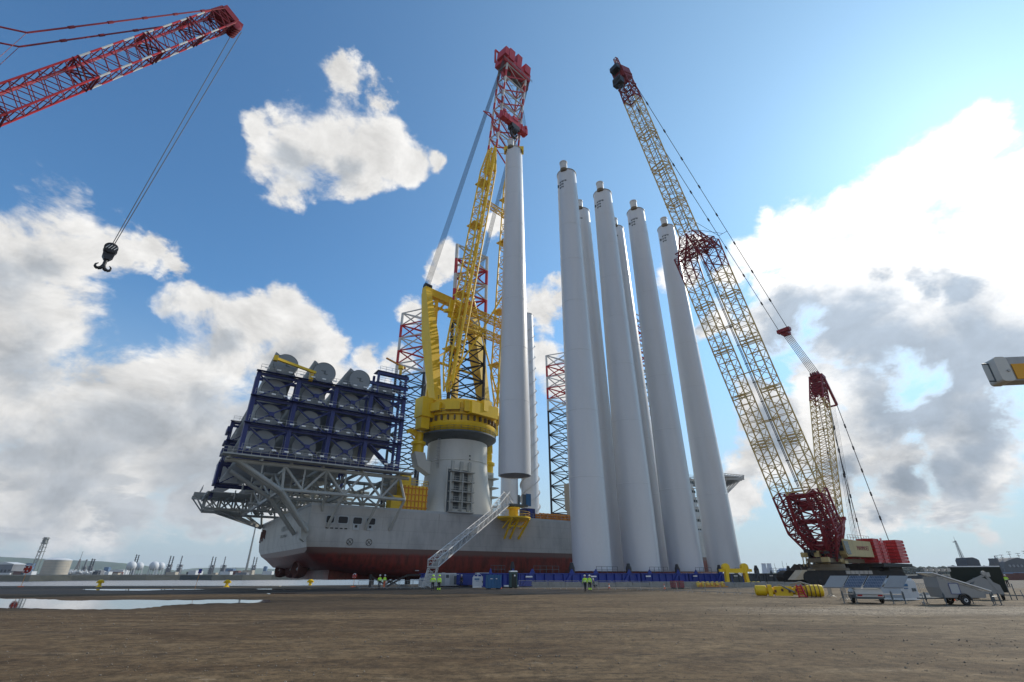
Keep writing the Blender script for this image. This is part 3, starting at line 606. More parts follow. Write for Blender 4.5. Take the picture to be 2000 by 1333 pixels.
# legs: three-chord lattice, banded red and white above, black below
def leg(s, w, ztop=97, rot=0, rad=6.6):
    ch = []
    for k in range(3): a = R(rot + 120*k); ch.append((U*math.cos(a) + Nn*math.sin(a)) * rad)
    cols = {}
    for nm in ('leg_black', 'white', 'red'): cols[nm] = (MB(), MB())
    bays = 18; bh = (ztop - 0.0)/bays
    def sel(i):
        j = bays - 1 - i
        nm = 'leg_black' if j > 4 else ('red' if j in (1, 3) else 'white')
        return cols[nm]
    A = [S(s, w, -3) + c for c in ch]; B = [S(s, w, ztop) + c for c in ch]
    lattice(sel, A, B, bays, .52, .27, 'X')
    o = cols['leg_black'][0]; o.v, o.f = [], [] ; o2 = cols['leg_black'][1]
    lg = None
    m = MB(); lattice(lambda i: (m, m), A, [a.lerp(b, 13/18) for a, b in zip(A, B)], 13, .46, .20, 'X'); lg = m.build('leg', 'leg_black', ship)
    for nm, part in (('white', 'white_band'), ('red', 'red_band')):
        mm = MB()
        for q in cols[nm]: b0 = len(mm.v); mm.v += q.v; mm.f += [tuple(i + b0 for i in f) for f in q.f]
        mm.build(part, nm if nm == 'red' else 'white', lg)
leg(37, 9, 96, -27); leg(41, 54, 96, 153, 7.2); leg(114, 55, 96, 153, 7.0); leg(114, 9, 96, -27)
# crane pedestal: round top, flared to a square foot on the deck
PC = S(37, 9, 0)
rings = []
for z, r, sq, fx in ((14.5, 8.7, 1.0, 1.7), (16, 8.5, 1.0, .9), (19, 8.2, .7, .3), (24, 8.1, .25, 0), (28, 8.05, 0, 0), (34.2, 8.0, 0, 0), (34.4, 8.1, 0, 0)):
    ring = []
    for k in range(64):
        a = R(k*360/64 + 34); c, s_ = math.cos(a), math.sin(a); q = max(abs(math.cos(a - R(34))), abs(math.sin(a - R(34))))
        rr = r * (1 + sq*(min(1.18, 1/q) - 1)); ring.append(PC + V((c*rr, s_*rr, z)) - U*fx*max(0, -math.cos(a - R(34)))*1.5)
    rings.append(ring)
ped = MB().quadring(rings).build('crane_pedestal', 'pedestal', ship, True)
MB().lathe(PC + UZ*33.2, [(8.0,0),(10.3,1.4),(10.4,1.5),(10.4,1.9),(8.2,1.9)], 64, True).build('pedestal_collar', 'gray_frame', ped, True)
mb = MB(); rr = 10.3
mb.v = []; rail(mb, [PC + V((math.cos(R(a))*rr, math.sin(R(a))*rr, 35.1)) for a in range(0, 361, 10)], 1.1, 3, .05); mb.build('collar_rail', 'gray_frame', ped)
# side niche with landings, facing the quay
def niche(cs, wface, z0, z1, wd, sg):
    f = MB(); base = lambda x, z, d: S(cs + x, wface - d, z)
    f.poly([base(-wd/2, z0, 0), base(wd/2, z0, 0), base(wd/2, z1-5, 0), base(wd/2-1.6, z1, 0), base(-wd/2, z1, 0)], -Nn*.22)
    o = f.build('niche_frame', 'pedestal', ped); g = MB(); g.poly([base(-wd/2+.3, z0+.2, .23), base(wd/2-.5, z0+.2, .23), base(wd/2-.5, z1-5, .23), base(wd/2-1.9, z1-.4, .23), base(-wd/2+.3, z1-.4, .23)], -Nn*.03); g.build('niche_back', 'gray_frame', o)
    h = MB(); n = 4
    for k in range(n+1):
        z = z0 + .4 + (z1 - z0 - 1.4)*k/n; h.box(base(0, z, .9), (wd-1.0, 1.5, .22), U, Nn)
        if k < n: rail(h, [base(-wd/2+.5, z, 1.6), base(wd/2-.8, z, 1.6)], 1.1, 1.2, .05)
        for q in (-.32, .0, .3): h.box(base(wd*q, z + 1.5, .5), (.8, .5, 2.2), U, Nn)
    for x in (-wd/2+.5, 0, wd/2-1.2): h.box(base(x, (z0+z1)/2 - .4, 1.5), (.28, .28, z1-z0-2), U, Nn)
    h.build('landing', 'ship_grey', o)
mb = MB().lathe(PC, [(8.12,27.9),(8.17,27.95),(8.17,28.1),(8.12,28.15)], 64, False); mb.build('weld_ring', 'pedestal', ped)
mb = MB(); la = R(-118); ld = V((math.cos(la), math.sin(la), 0)); lt_ = V((-ld.y, ld.x, 0))
for x in (-.28, .28): mb.tube(PC + ld*8.4 + lt_*x + UZ*26, PC + ld*8.4 + lt_*x + UZ*34.6, .05)
for k in range(22): mb.tube(PC + ld*8.4 - lt_*.28 + UZ*(26.2 + .38*k), PC + ld*8.4 + lt_*.28 + UZ*(26.2 + .38*k), .03)
for k in range(8): mb.lathe(PC + ld*8.75 + UZ*(27 + k), [(.42,0),(.42,.06)], 12, False)
mb.build1('ladder', 'steel', ped)
mb = MB()
for k in range(3): mb.box(PC - Nn*8.12 - U*.6 + UZ*(27.2 + .9*k), (.35, .15, .35), U, Nn)
mb.build1('hatch', 'gray_frame', ped)
niche(33.8, .75, 14.7, 25.5, 7.6, 1)
mb = MB(); mb.box(PC + U*8.6 + UZ*20.5, (2.2, 5, 11), U, Nn)
for k in range(5): mb.box(PC + U*9.6 - Nn*.5 + UZ*(15.5 + 2.4*k), (3.4, 5.4, .3), U, Nn)
mb.build('side_landing', 'ship_grey', ped)
# small knuckle cranes on brackets either side
def aux(p, side, up, name='knuckle_crane', label=''):
    t = thing(name, label, 'small crane', tuple(p)); MB().lathe(p, [(1.5,-2.2),(1.5,0),(1.9,.1),(1.9,.8),(1.1,1.2),(1.2,3.2),(.4,3.6)], 20).build('slewing_post', 'yellow', t, True)
    b = MB(); e = p + UZ*3 + side*2.2 + UZ*up; b.beam(p + UZ*2.4, e, 1.0, 1.3); b.beam(e + UZ*.3, e + side*1.2 - UZ*(up*.9), .7, .9); b.beam(p + UZ*1.2 + side*1.2, e - UZ*1.2, .35, .35); b.build('arm', 'yellow', t)
    return t
MB().poly([PC - U*7.6 - Nn*1 + UZ*24.5, PC - U*11.5 - Nn*1 + UZ*26.5, PC - U*12.6 - Nn*1 + UZ*30, PC - U*9.8 - Nn*1 + UZ*30, PC - U*9.2 - Nn*1 + UZ*28, PC - U*7.4 - Nn*1 + UZ*28], Nn*3).build('crane_bracket', 'pedestal', ped)
MB().poly([PC + U*7.4 - Nn*1 + UZ*22.5, PC + U*11 - Nn*1 + UZ*23.5, PC + U*11 - Nn*1 + UZ*27, PC + U*7.4 - Nn*1 + UZ*27], Nn*3).build('crane_bracket', 'pedestal', ped)
aux(PC - U*11.2 + Nn*.5 + UZ*32, -U, .5, label='small yellow slewing crane on a bracket left of the grey pedestal')
aux(PC + U*10 + Nn*.5 + UZ*29, U*.25, 6.0, label='yellow knuckle crane folded upright, right of the grey pedestal behind the hanging tower')
# ---------------- main crane of the vessel ----------------
crane = thing('ship_crane', 'huge yellow leg-encircling ship crane with a red and white boom head lifting the hanging tower', 'crane', tuple(PC + UZ*35))
BF = V((.69, -.72, 0)).normalized(); BL = V((.72, .69, 0)).normalized()   # boom heading and its sideways axis
pl = MB().lathe(PC, [(9.3,35.1),(10.3,36.2),(10.4,37.4),(9.7,37.6),(9.6,39.2),(10.2,39.3),(10.2,43.2),(9.4,43.6),(7.4,43.8),(7.2,43.8),(7.2,35.2)], 72, False).build('slewing_platform', 'yellow', crane, True)
mb = MB()
for k in range(14):
    a = R(k*25.7 + 10); d = V((math.cos(a), math.sin(a), 0)); tn = V((-d.y, d.x, 0)); w = random.choice((2.2, 3.0, 3.8))
    mb.box(PC + d*10.6 + UZ*random.choice((40.4, 41.2, 42)), (w, 1.3, random.choice((2.2, 3.0))), tn, d)
mb.box(PC - BL*11.2 + UZ*41.3, (4.4, 3.6, 5.2), BL, BF); mb.box(PC - BL*11.8 + UZ*37.5, (2.6, 2.6, 3.8), BL, BF); mb.box(PC + BL*11 + UZ*40.5, (4, 4, 5), BL, BF); mb.box(PC + BF*9.5 + UZ*40.8, (9, 3.4, 3.2), BL, BF)
mb.build('machinery_house', 'yellow', pl)
mb = MB()
for k in range(36): a = R(k*10); d = V((math.cos(a), math.sin(a), 0)); mb.box(PC + d*10.0 + UZ*38.4, (.35, .9, 1.2), V((-d.y, d.x, 0)), d)
mb.build('ring_bracket', 'cap_brown', pl)
mb = MB(); rail(mb, [PC + V((math.cos(R(a))*10.9, math.sin(R(a))*10.9, 39.4)) for a in range(0, 361, 12)], 1.1, 3, .05)
rail(mb, [PC + V((math.cos(R(a))*9.6, math.sin(R(a))*9.6, 43.7)) for a in range(0, 361, 12)], 1.1, 3, .05); mb.build('walkway_rail', 'gray_frame', pl)
# A-frame
TL, TR = V((-26.9, 129.6, 81.5)), V((-13.9, 142, 81.5)); bl, br = V((-20.4, 122.8, 43)), V((-7.6, 135.6, 43))
af = MB()
for b, t in ((bl, TL), (br, TR)): 
    m = b.lerp(t, .55); af.beam(b, m, 2.6, 2.2, tuple(BL), 4.2, 3.1); af.beam(m, t, 4.2, 3.1, tuple(BL), 2.5, 2.0)
A_ = af.build('a_frame', 'yellow', crane)
mb = MB(); mb.beam(TL - BL*1 + UZ*.4, TR + BL*1 + UZ*.4, 2.0, 2.6); mb.build('top_beam', 'yellow', A_)
mb = MB()
for s_ in (-1, 1):
    rb = PC - BF*9.2 + BL*4.6*s_ + UZ*43; T_ = (TL if s_ < 0 else TR).lerp((TL+TR)/2, .45); mb.beam(rb, T_ - UZ*1, 1.7, 1.7, w2=1.0, h2=1.0)
    b, t = (bl, TL) if s_ < 0 else (br, TR)
mb.tube(TL - UZ*4, TL.lerp(TR, .35), .3); mb.tube(TL - UZ*11, TL.lerp(TR, .45), .3); mb.tube(TR - UZ*4, TL.lerp(TR, .65), .3); mb.tube(TR - UZ*11, TL.lerp(TR, .55), .3)
mb.tube(bl.lerp(TL, .35) , br.lerp(TR, .35), .45); mb.tube(bl.lerp(TL, .35), br.lerp(TR, .75), .3); mb.tube(TL.lerp(TR,.1)-UZ*3.6, TL.lerp(TR,.95)-UZ*3.6, .45)
for k in range(7): mb.tube(TL.lerp(TR,.1+.12*k)-UZ*3.6, TL.lerp(TR,.16+.12*k), .2)
mb.build('back_stay', 'yellow', A_)
for T_ in (TL, TR):
    f = MB()
    for k in range(4): f.lathe(T_ + BL*(-.9 + .6*k) + UZ*2.2, [(.9,0),(1.1,.1),(1.0,.25),(1.1,.4),(.9,.5)], 18, True, tuple(BL))
    f.build('rope_sheave', 'leg_black', A_)
# boom legs
F0, H0 = V((-10.7, 125.7, 45)), V((0.6, 114, 168)); e = (H0 - F0).normalized(); BV = BL.cross(e).normalized()
def bp(f, lat, vv=0): return F0.lerp(H0, f) + BL*lat + BV*vv
f1 = .665
boom_legs = []
for sg in (-1, 1):
    lmb = MB(); boom_legs.append(lmb)
    lat = lambda f: sg*(9.0 + (4.6 - 9.0)*f/f1)
    st = [(0, .5), (.07, 1.7), (f1-.07, 1.7), (f1, .9)]
    for (fa, wa), (fb, wb), n in zip(st, st[1:], (2, 22, 2)):
        lattice(lambda i: (lmb, lmb), quad(bp(fa, lat(fa)), BL, BV, wa, wa), quad(bp(fb, lat(fb)), BL, BV, wb, wb), n, .26, .115, 'Z')
bo = boom_legs[0].build1('boom', 'yellow', crane); boom_legs[1].build1('boom', 'yellow', crane)
mb = MB()
for sg in (-1, 1):
    for f in (.10, .235, .43, .56): 
        lt = sg*(9.0 - 4.4*f/f1); c = bp(f, lt, -1.9); mb.box(c, (3.2, .3, 3.6), BL, e); mb.box(bp(f, lt - sg*0, 0), (3.9, 1.2, .3), BL, BV, e)
mb.build('gusset_plate', 'yellow', bo)
mb = MB(); mb.tube(bp(.02, -9, 1.9), bp(f1, -4.6, 1.9), .38, n=8); mb.build('cable_duct', 'yellow', bo)
mb = MB()      # cross beams between the boom legs
for f in (.16, .20): lattice(lambda i: (mb, mb), quad(bp(f, -9), e, BV, .9, .9), quad(bp(f, 9), e, BV, .9, .9), 9, .16, .08, 'X')
for f in (.50,): lattice(lambda i: (mb, mb), quad(bp(f, -5.6), e, BV, .7, .7), quad(bp(f, 5.6), e, BV, .7, .7), 5, .14, .07, 'X')
mb.tube(bp(.02, -9), bp(.16, 0), .25); mb.tube(bp(.02, 9), bp(.16, 0), .25); mb.tube(bp(.3, 8), bp(.16, 0), .25); mb.tube(bp(.3, -8), bp(.16, 0), .25)
mb.build('cross_beam', 'yellow', bo)
mb = MB()
for sg in (-1, 1): mb.beam(bp(f1-.07, sg*4.6, -1.5), bp(f1+.01, sg*4.6, -1.5), .9, 2.2, tuple(BL), .5, .5); mb.beam(bp(f1-.07, sg*4.6, 1.5), bp(f1+.01, sg*4.6, 1.5), .9, 2.2, tuple(BL), .5, .5)
mb.build('splice_foot', 'yellow', bo)
mb = MB()
mb.box(bp(.195, -8.5, -2.2), (4.2, .5, 5.5), BL, BV, e); mb.beam(bp(.185, -11.8, -2.4), bp(.195, -6, -2.4), 1.2, .8); mb.build('boom_platform', 'yellow', bo)
# red and white head section: broad box lattice
red, wht = MB(), MB(); n = 12
for i in range(n):
    fa = f1 + (.965 - f1)*i/n; fb = f1 + (.965 - f1)*(i+1)/n; c = (red, wht)[i % 2]; A = quad(bp(fa, 0), BL, BV, 4.6, 2.1); B = quad(bp(fb, 0), BL, BV, 4.6, 2.1)
    for j in range(4):
        c.tube(A[j], B[j], .38, n=8)
        if i % 2: 
            k = (j+1) % 4; wht.tube(B[j], B[k], .24); 
    if i % 2 == 0:
        B2 = quad(bp(fa + 2*(.965-f1)/n, 0), BL, BV, 4.6, 2.1)
        for j in range(4): k = (j+1) % 4; red.tube(B2[j], A[k], .24) if j % 2 == 0 else red.tube(A[j], B2[k], .2); wht.tube(A[j], B2[k], .1) if j % 2 == 0 else None
hd = red.build('boom_head', 'red', crane); wht.build('white_band', 'white', hd)
mb = MB()      # outrigger frame, hoops on the left side
mb.path([bp(.765, -4.6), bp(.775, -9.5, -1), bp(.755, -9.0, 2), bp(.75, -4.6)], .2); mb.tube(bp(.72, -4.6), bp(.775, -7), .2)
for f in (.70, .74, .80, .85, .90): mb.path([bp(f, -4.6, 2), bp(f, -6.2, 2), bp(f+.022, -6.2, 2), bp(f+.022, -4.6, 2)], .14)
mb.path([bp(.70, 4.6), bp(.70, 6.4), bp(.73, 6.4), bp(.735, 4.6)], .16)
mb.build('side_hoop', 'red', hd)
mb = MB()      # sheave housing on top
mb.box(bp(.978, 0, 0), (12.6, 5.2, 3.2), BL, BV); mb.box(bp(1.0, -3.5, 0), (2.4, 6.2, 4.6), BL, BV); mb.box(bp(1.003, .4, -1), (2.2, 7.5, 6.0), BL, BV); mb.box(bp(1.0, 4.4, 0), (2.6, 6.0, 3.6), BL, BV)
mb.box(bp(.99, -6.4, 1.5), (1.6, 4.5, 3.2), BL, BV); mb.box(bp(.975, 7, -1), (1.4, 2.8, 4.8), BL, BV)
mb.beam(bp(1.01, 1.8, -2), bp(1.055, 3.2, -4), 1.5, 2.2); mb.beam(bp(1.0, -1.2, -1), bp(1.045, -2.4, -3), 1.1, 1.8)
mb.lathe(bp(1.052, 3.0, -4) - BL*.9, [(1.2,0),(1.4,.1),(1.4,1.6),(1.2,1.8)], 18, True, tuple(BL))
mb.path([bp(.99, -6.2, -3), bp(1.035, -6.8, -3), bp(1.035, -1, -3)], .35); mb.path([bp(.97, 7.2, -3), bp(.995, 9.6, -3), bp(1.005, 3.2, -3)], .35)
mb.build('sheave_housing', 'red', hd)
mb = MB(); rail(mb, [bp(1.0, -6.5, -3.2), bp(1.0, 6.5, -3.2)], 1.2, 1.8, .07); rail(mb, [bp(.965, -6.8, 3), bp(.965, 7, 3)], 1.2, 1.8, .07); mb.build('head_rail', 'steel', hd)
mb = MB()
for lt in (-2.6, 1, 3.4):
    for k in range(5): mb.lathe(bp(.962, lt + .35*k, -.8), [(.8,0),(1.0,.08),(.85,.16),(1.0,.24),(.8,.3)], 18, True, tuple(BL))
mb.build('head_sheave', 'steel', hd)
# luffing ropes, A-frame to boom head
mb = MB()
for T_, sg in ((TL, -1), (TR, 1)):
    for k in range(7): mb.tube(T_ + BL*(-.9 + .3*k) + UZ*2.6, bp(.975, sg*6.0 + (-.5 + .17*k), 2.2), .055, n=4)
mb.build('luffing_rope', 'cable', crane)
# load block beam and its ropes
bc = V((.6, 114, 138.2)); 
mb = MB().box(bc, (11.5, 1.9, 2.6), BL, BF); mb.box(bc - BL*4.9 + UZ*1.5, (.8, 2.4, 1.2), BL, BF); mb.box(bc + BL*4.9 + UZ*1.5, (.8, 2.4, 1.2), BL, BF); mb.box(bc + UZ*1.6, (2.2, 2.2, 1.6), BL, BF)
for x in (-5, -3, 3, 5): mb.box(bc + BL*x, (.25, 2.2, 3.0), BL, BF)
lb = mb.build('load_block', 'red', crane)
mb = MB().box(bc - UZ*2.1, (3.4, 2.2, 1.8), BL, BF); mb.lathe(bc - UZ*3.2 - BL*1.1, [(.5,0),(1.1,.1),(1.1,2.1),(.5,2.2)], 16, True, tuple(BL)); mb.beam(bc - UZ*3.2, bc - UZ*5.6, 1.0, .9); mb.path([bc - UZ*4.6 - BL*1.4, bc - UZ*6 - BL*.9, bc - UZ*6.4, bc - UZ*6 + BL*.9, bc - UZ*4.6 + BL*1.4], .4, 8)
mb.build('hook', 'leg_black', lb)
mb = MB()
for x in (-4.9, 4.9):
    for k in (-.5, .5): mb.tube(bc + BL*(x + k) + UZ*2, bp(.965, x + k, -1.2), .07, n=4); mb.tube(bc + BL*(x + k) + BF*.6 + UZ*2, bp(.965, x + k, -1.8), .07, n=4)
mb.build('hoist_rope', 'cable', lb)
mb = MB()
for k in (-.5, .5): mb.tube(bc - UZ*6.2 + BL*k, V((.6, 114, 127.4)) + BL*k*1.2, .13)
mb.build('sling', 'leg_black', lb)
# yellow lifting clamp on the hanging tower's rim
t = thing('tower_clamp', 'yellow lifting clamp gripping the rim of the hanging tower', 'lifting clamp', (.6, 114, 125.4)); mb = MB()
for sx in (-1, 1): mb.box((.6 + 2.2*sx, 113.4, 125.4), (1.5, 2.2, 1.3)); mb.box((.6 + 2.9*sx, 113.0, 124.9), (.5, 1.6, 2.0))
mb.build('clamp_jaw', 'yellow', t); MB().box((.6, 114, 126.4), (4.6, 1.2, .8)).build('clamp_beam', 'yellow', t)

# ---------------- blade racks and the platform that carries them ----------------
SC = [-15.3, -7.5, .3, 8.1, 15.9]; LV = [22.5, 28.0, 33.5, 38.7]
def blade_rack(w, label, full=True):
    t = thing('blade_rack', label, 'blade rack', tuple(S(0, w, 22)))
    mb = MB(); br = MB(); g = MB(); rl = MB(); lp = MB()
    for s in SC:
        top = 39.0
        for dw in (0, 3.4): mb.beam(S(s, w + dw, 22), S(s, w + dw, top), .8 if dw == 0 else .5, .8 if dw == 0 else .5, tuple(U))
    for z in LV:
        for dw in (0, 3.4): mb.beam(S(SC[0], w + dw, z), S(SC[-1], w + dw, z), .45, .6)
        g.box(S(.3, w - .75, z + .36), (32.4, 1.0, .06), U, Nn); rail(rl, [S(SC[0], w - 1.4, z + .5), S(SC[-1], w - 1.4, z + .5)], 1.1, 1.3, .04)
        for k in (range(14) if w < 0 else ()): lp.box(S(-14.2 + k*2.25, w - 1.46, z + .95), (.8, .06, .28), U, Nn)
    for i in range(4):
        for j in range(3):
            if i == 3 and j == 0: continue
            a, b = S(SC[i], w, LV[j]), S(SC[i+1], w, LV[j+1]); c, d = S(SC[i+1], w, LV[j]), S(SC[i], w, LV[j+1]); br.beam(a, b, .24, .3, tuple(Nn)); br.beam(c + Nn*.45, d + Nn*.45, .24, .3, tuple(Nn))
            br.box((a + b)/2 - Nn*.2, (1.0, .1, .8), U, Nn)
    # stair tower at the forward end with an extra storey
    for s in (9.2, 15.9): mb.beam(S(s, w, 39), S(s, w, 44.6), .5, .5, tuple(U)); mb.beam(S(s, w + 3.4, 39), S(s, w + 3.4, 44.6), .5, .5, tuple(U))
    for z in (41.6, 44.4): mb.beam(S(7 if z < 43 else 9.2, w, z), S(16.6, w, z), .45, .7); g.box(S(12.5, w + 1, z + .4), (7.6, 3, .1), U, Nn); rail(rl, [S(9.2, w - .5, z + .45), S(16.4, w - .5, z + .45)], 1.1, 1.2, .04)
    for j in range(3): z = LV[j]; d = 1 if j % 2 else -1; br.beam(S(12 - 3*d, w + .6, z + .4), S(12 + 3*d, w + .6, z + 5.4), .25, .9, tuple(Nn)); br.beam(S(12 - 3*d, w + 1.9, z + .4), S(12 + 3*d, w + 1.9, z + 5.4), .25, .9, tuple(Nn))
    f = mb.build('frame', 'blue', t); br.build('brace', 'blue', f); g.build('walkway', 'blue', t); rl.build('railing', 'steel', t); lp.build('strip_light', 'lamp_white', t)
    return t
R1 = blade_rack(-3, 'dark blue steel blade rack facing the quay, carrying the round blade roots')
R2 = blade_rack(40, 'dark blue steel blade rack at the far side of the stern, seen end-on')
mb = MB()      # end plate with lightening holes, on the far rack's aft side
for sx, ww in ((-15.9, 38.3), (-15.9, 43.7)): mb.beam(S(sx, ww, 20.3), S(sx, ww, 37.4), 1.2, .7)
for z, h in ((20.0, 1.6), (25.2, 5.4), (30.8, 1.4), (33.2, .6), (36.6, 1.4)): mb.box(S(-15.9, 41, z), (.6, 5.2, h), U, Nn)
mb.build('end_plate', 'blue', R2)
def blade(label):
    t = thing('turbine_blade', label, 'turbine blade', (0,0,0)); rings = []
    for k, (y, ch, th, tw) in enumerate(((0, 4.9, 4.9, 0), (1.2, 4.9, 4.9, 0), (5, 5.1, 4.8, 0), (12, 6.2, 4.2, 4), (20, 7.6, 3.3, 10), (27, 8.0, 2.6, 12), (38, 6.6, 1.9, 12), (55, 4.2, 1.2, 10), (75, 2.9, .8, 8), (95, 1.6, .4, 6), (102, .4, .15, 5))):
        ring = []
        for j in range(24):
            a = 6.28318*j/24; x = math.cos(a); z = math.sin(a); f = min(1, y/20); off = -(ch/2 - 2.2)*f
            px = x*ch/2 + off; pz = z*th/2*(1 - .55*f*(1 - x)*.5)
            tt = R(38 - tw); ring.append(V((px*math.cos(tt)*-1 - pz*math.sin(tt), y, px*-math.sin(tt)*-1 + pz*math.cos(tt))))
        rings.append(ring)
    MB().quadring(rings).build('blade_shell', 'blade', t, True)
    c = MB().lathe((0, -.06, 0), [(2.30, 0), (2.30, .07)], 40, True, (0, -1, 0)); c.build('root_cover', 'blade_end', t, True)
    r = MB()
    for k in range(40): a, b = R(k*9), R(k*9+9); r.beam(V((math.cos(a)*2.38, -.06, math.sin(a)*2.38)), V((math.cos(b)*2.38, -.06, math.sin(b)*2.38)), .1, .14, (0,1,0))
    r.build('root_ring', 'gray_frame', t); m = MB().box((.1, -.17, .15), (.34, .08, .8)); m.box((-.35, -.17, .4), (.7, .08, .1)); m.box((.5, -.17, -.2), (.5, .08, .1)); m.build('hatch', 'gray_frame', t)
    return t
bproto = blade(''); ba = math.atan2(Nn.y, Nn.x) - math.pi/2
ROW = ['bottom row', 'middle row', 'upper row', 'top row']; COL = ['first column from the stern', 'second column', 'third column', 'column by the stair tower']
first = True
for j in range(4):
    for i in range(4):
        if i == 3 and j == 0: continue
        s = (SC[i] + SC[i+1])/2 - .3; z = (25.4, 30.8, 36.2, 41.3)[j]
        if j == 3: s += 0.9
        o = bproto if first else dup(bproto, (0,0,0)); first = False
        o.location = S(s, -1.4 if j < 3 else (2.0 if i == 3 else -3.6), z); o.rotation_euler = (0, 0, ba); o['label'] = 'grey turbine blade with round root end, %s, %s' % (ROW[j], COL[i]); o['group'] = 'blades stacked in the blue rack'
# carrying platform: grey tubular trusses cantilevered over the stern
pf = thing('rack_platform', 'grey tubular truss platform overhanging the stern under the blue blade racks', 'truss platform', tuple(S(0, 20, 14.5)))
top = MB(); dg = MB(); gr = MB(); rl = MB()
for w in (-4, 8, 22, 36, 51):
    top.tube(S(-17.5 if w < 6 or w > 45 else -9, w, 20.9), S(18.5, w, 20.9), .40, n=8)
    lo0 = -6.8 if w < 10 else -9
    top.tube(S(lo0, w, 16.4), S(18, w, 16.4), .34, n=8)
    nt = [-15.3, -7.2, .8, 8.6, 16.4]; nb = [-6.8, -3, 4.8, 12.6, 18]
    for i in range(4): dg.tube(S(nt[i+1], w, 20.9), S(nb[i] if i else -6.8, w, 16.4), .26, n=8); dg.tube(S(nt[i+1], w, 20.9), S(nb[i+1], w, 16.4), .26, n=8)
    for x in (-11, -3.3, 4.8, 12.6): dg.tube(S(x, w, 20.9), S(x, w, 16.4) if x > -8 else S(x, w, 18.8), .18, n=6)
    for x in (4.8, 12.6, 18): dg.tube(S(x, w, 16.4), S(x - 1.2, max(w, -.1) if w < 0 else w, 10.5 if w < 0 else 14.5), .30, n=8)
    dg.tube(S(0.8, w, 20.5), S(2.2, max(w, -.1), 13.5), .24, n=8)
    if w < 10:
        for dw in ((0, 2.6) if w < 0 else (0,)):
            dg.tube(S(-15.3, w + dw, 20.9), S(-6.8, w + dw, 16.2), .44, n=10); dg.tube(S(-6.8, w + dw, 16.2), S(-.2, max(w + 3, -.3) + dw*.5, 9.6), .44, n=10)
for x in (-6, 0, 8, 16): top.beam(S(x, -4.5, 21.3), S(x, 54, 21.3), .4, .6)
for x in (-17, -11.5): top.beam(S(x, -5.5, 21.3), S(x, -.5, 21.3), .4, .6); top.beam(S(x, 37, 20.0), S(x, 54, 20.0), .4, .5)
for x in (-6.8, 4.8): top.beam(S(x, -4, 16.4), S(x, 52, 16.4), .5, .6)
for a, b in ((-4, 8), (8, 22), (22, 36), (36, 51)):
    for x in (-6.8, 4.8, 16): dg.tube(S(x, a, 16.4), S(x, b, 20.9), .22); dg.tube(S(x, b, 16.4), S(x, a, 20.9), .22)
gr.box(S(.3, -5.0, 21.7), (37, 2.6, .25), U, Nn); gr.box(S(.3, 53, 21.7), (37, 2.4, .25), U, Nn); gr.box(S(-4, 41, 20.35), (26, 8, .2), U, Nn)
rail(rl, [S(-18.2, -6.2, 21.8), S(18.6, -6.2, 21.8)], 1.1, 1.5, .045); rail(rl, [S(-18.2, 37, 20.6), S(-18.2, 54, 20.6)], 1.1, 2, .045)
# far-side cantilever truss
zt, zb = 20.6, 17.2
for w in (46, 54):
    dg.beam(S(-19.5, w, zt), S(8, w, zt), .8, .9); dg.beam(S(-16.5, w, zb), S(-6, w, zb), .6, .7); dg.beam(S(-13, w, zb), S(-.4, 57.8, 14.0), .7, .8)
    xs = [-19.5, -16.5, -13, -9.5, -6, -2.5, 1, 5]
    for i in range(1, 7): dg.beam(S(xs[i], w, zb), S(xs[i], w, zt), .45, .45, tuple(U)); dg.beam(S(xs[i], w, zb), S(xs[i-1], w, zt), .32, .32, tuple(U)); dg.beam(S(xs[i], w, zb), S(xs[i+1], w, zt), .25, .25, tuple(U))
for k in range(8): dg.beam(S(-19 + k*3, 46, zt - .3), S(-16 + k*3, 54, zb), .22, .22)
dg.beam(S(-6, 54, zb), S(-.3, 57.5, 14), .6, .6); dg.beam(S(-2, 54, zt), S(-.3, 57.5, 14), .5, .5)
# gusset where the big struts land on the hull corner
dg.poly([S(-1.6, -.4, 11.6), S(.6, -.4, 10.4), S(-.2, .2, 7.6), S(-1.0, .3, 8.2)], Nn*1.6)
top.build('chord', 'ship_grey', pf, True); dg.build('strut', 'ship_grey', pf, True); gr.build('walkway', 'ship_grey', pf); rl.build('railing', 'steel', pf)
# small monitor crane on top of the rack and a jib arm over the blades
t = thing('rack_jib', 'thin yellow jib arm on top of the blue rack, reaching across the first blade root', 'jib', tuple(S(-3, -3, 39)))
mb = MB().beam(S(-5.5, -3.6, 38.9), S(-5.5, -3.6, 41.2), .8, .8, tuple(U)); mb.build('post', 'yellow', t); mb = MB().beam(S(-4.8, -3.8, 40.9), S(-13.4, -6.6, 41.2), .55, .5); mb.box(S(-13.3, -6.6, 41.2), (.8, .9, 1.1), U, Nn); mb.build('arm', 'yellow', t)
t = thing('rack_monitor', 'small yellow monitor nozzle on the highest corner of the blue rack', 'water monitor', tuple(S(14.5, -3, 44.9)))
MB().lathe(S(14.5, -2.6, 44.9), [(.35,0),(.35,1.6),(.7,1.7),(.7,2.4),(.2,2.6)], 10).build('post', 'yellow', t); MB().beam(S(15.6, -2.8, 47), S(10.6, -2.6, 48.6), .35, .35).build('nozzle', 'orange', t)
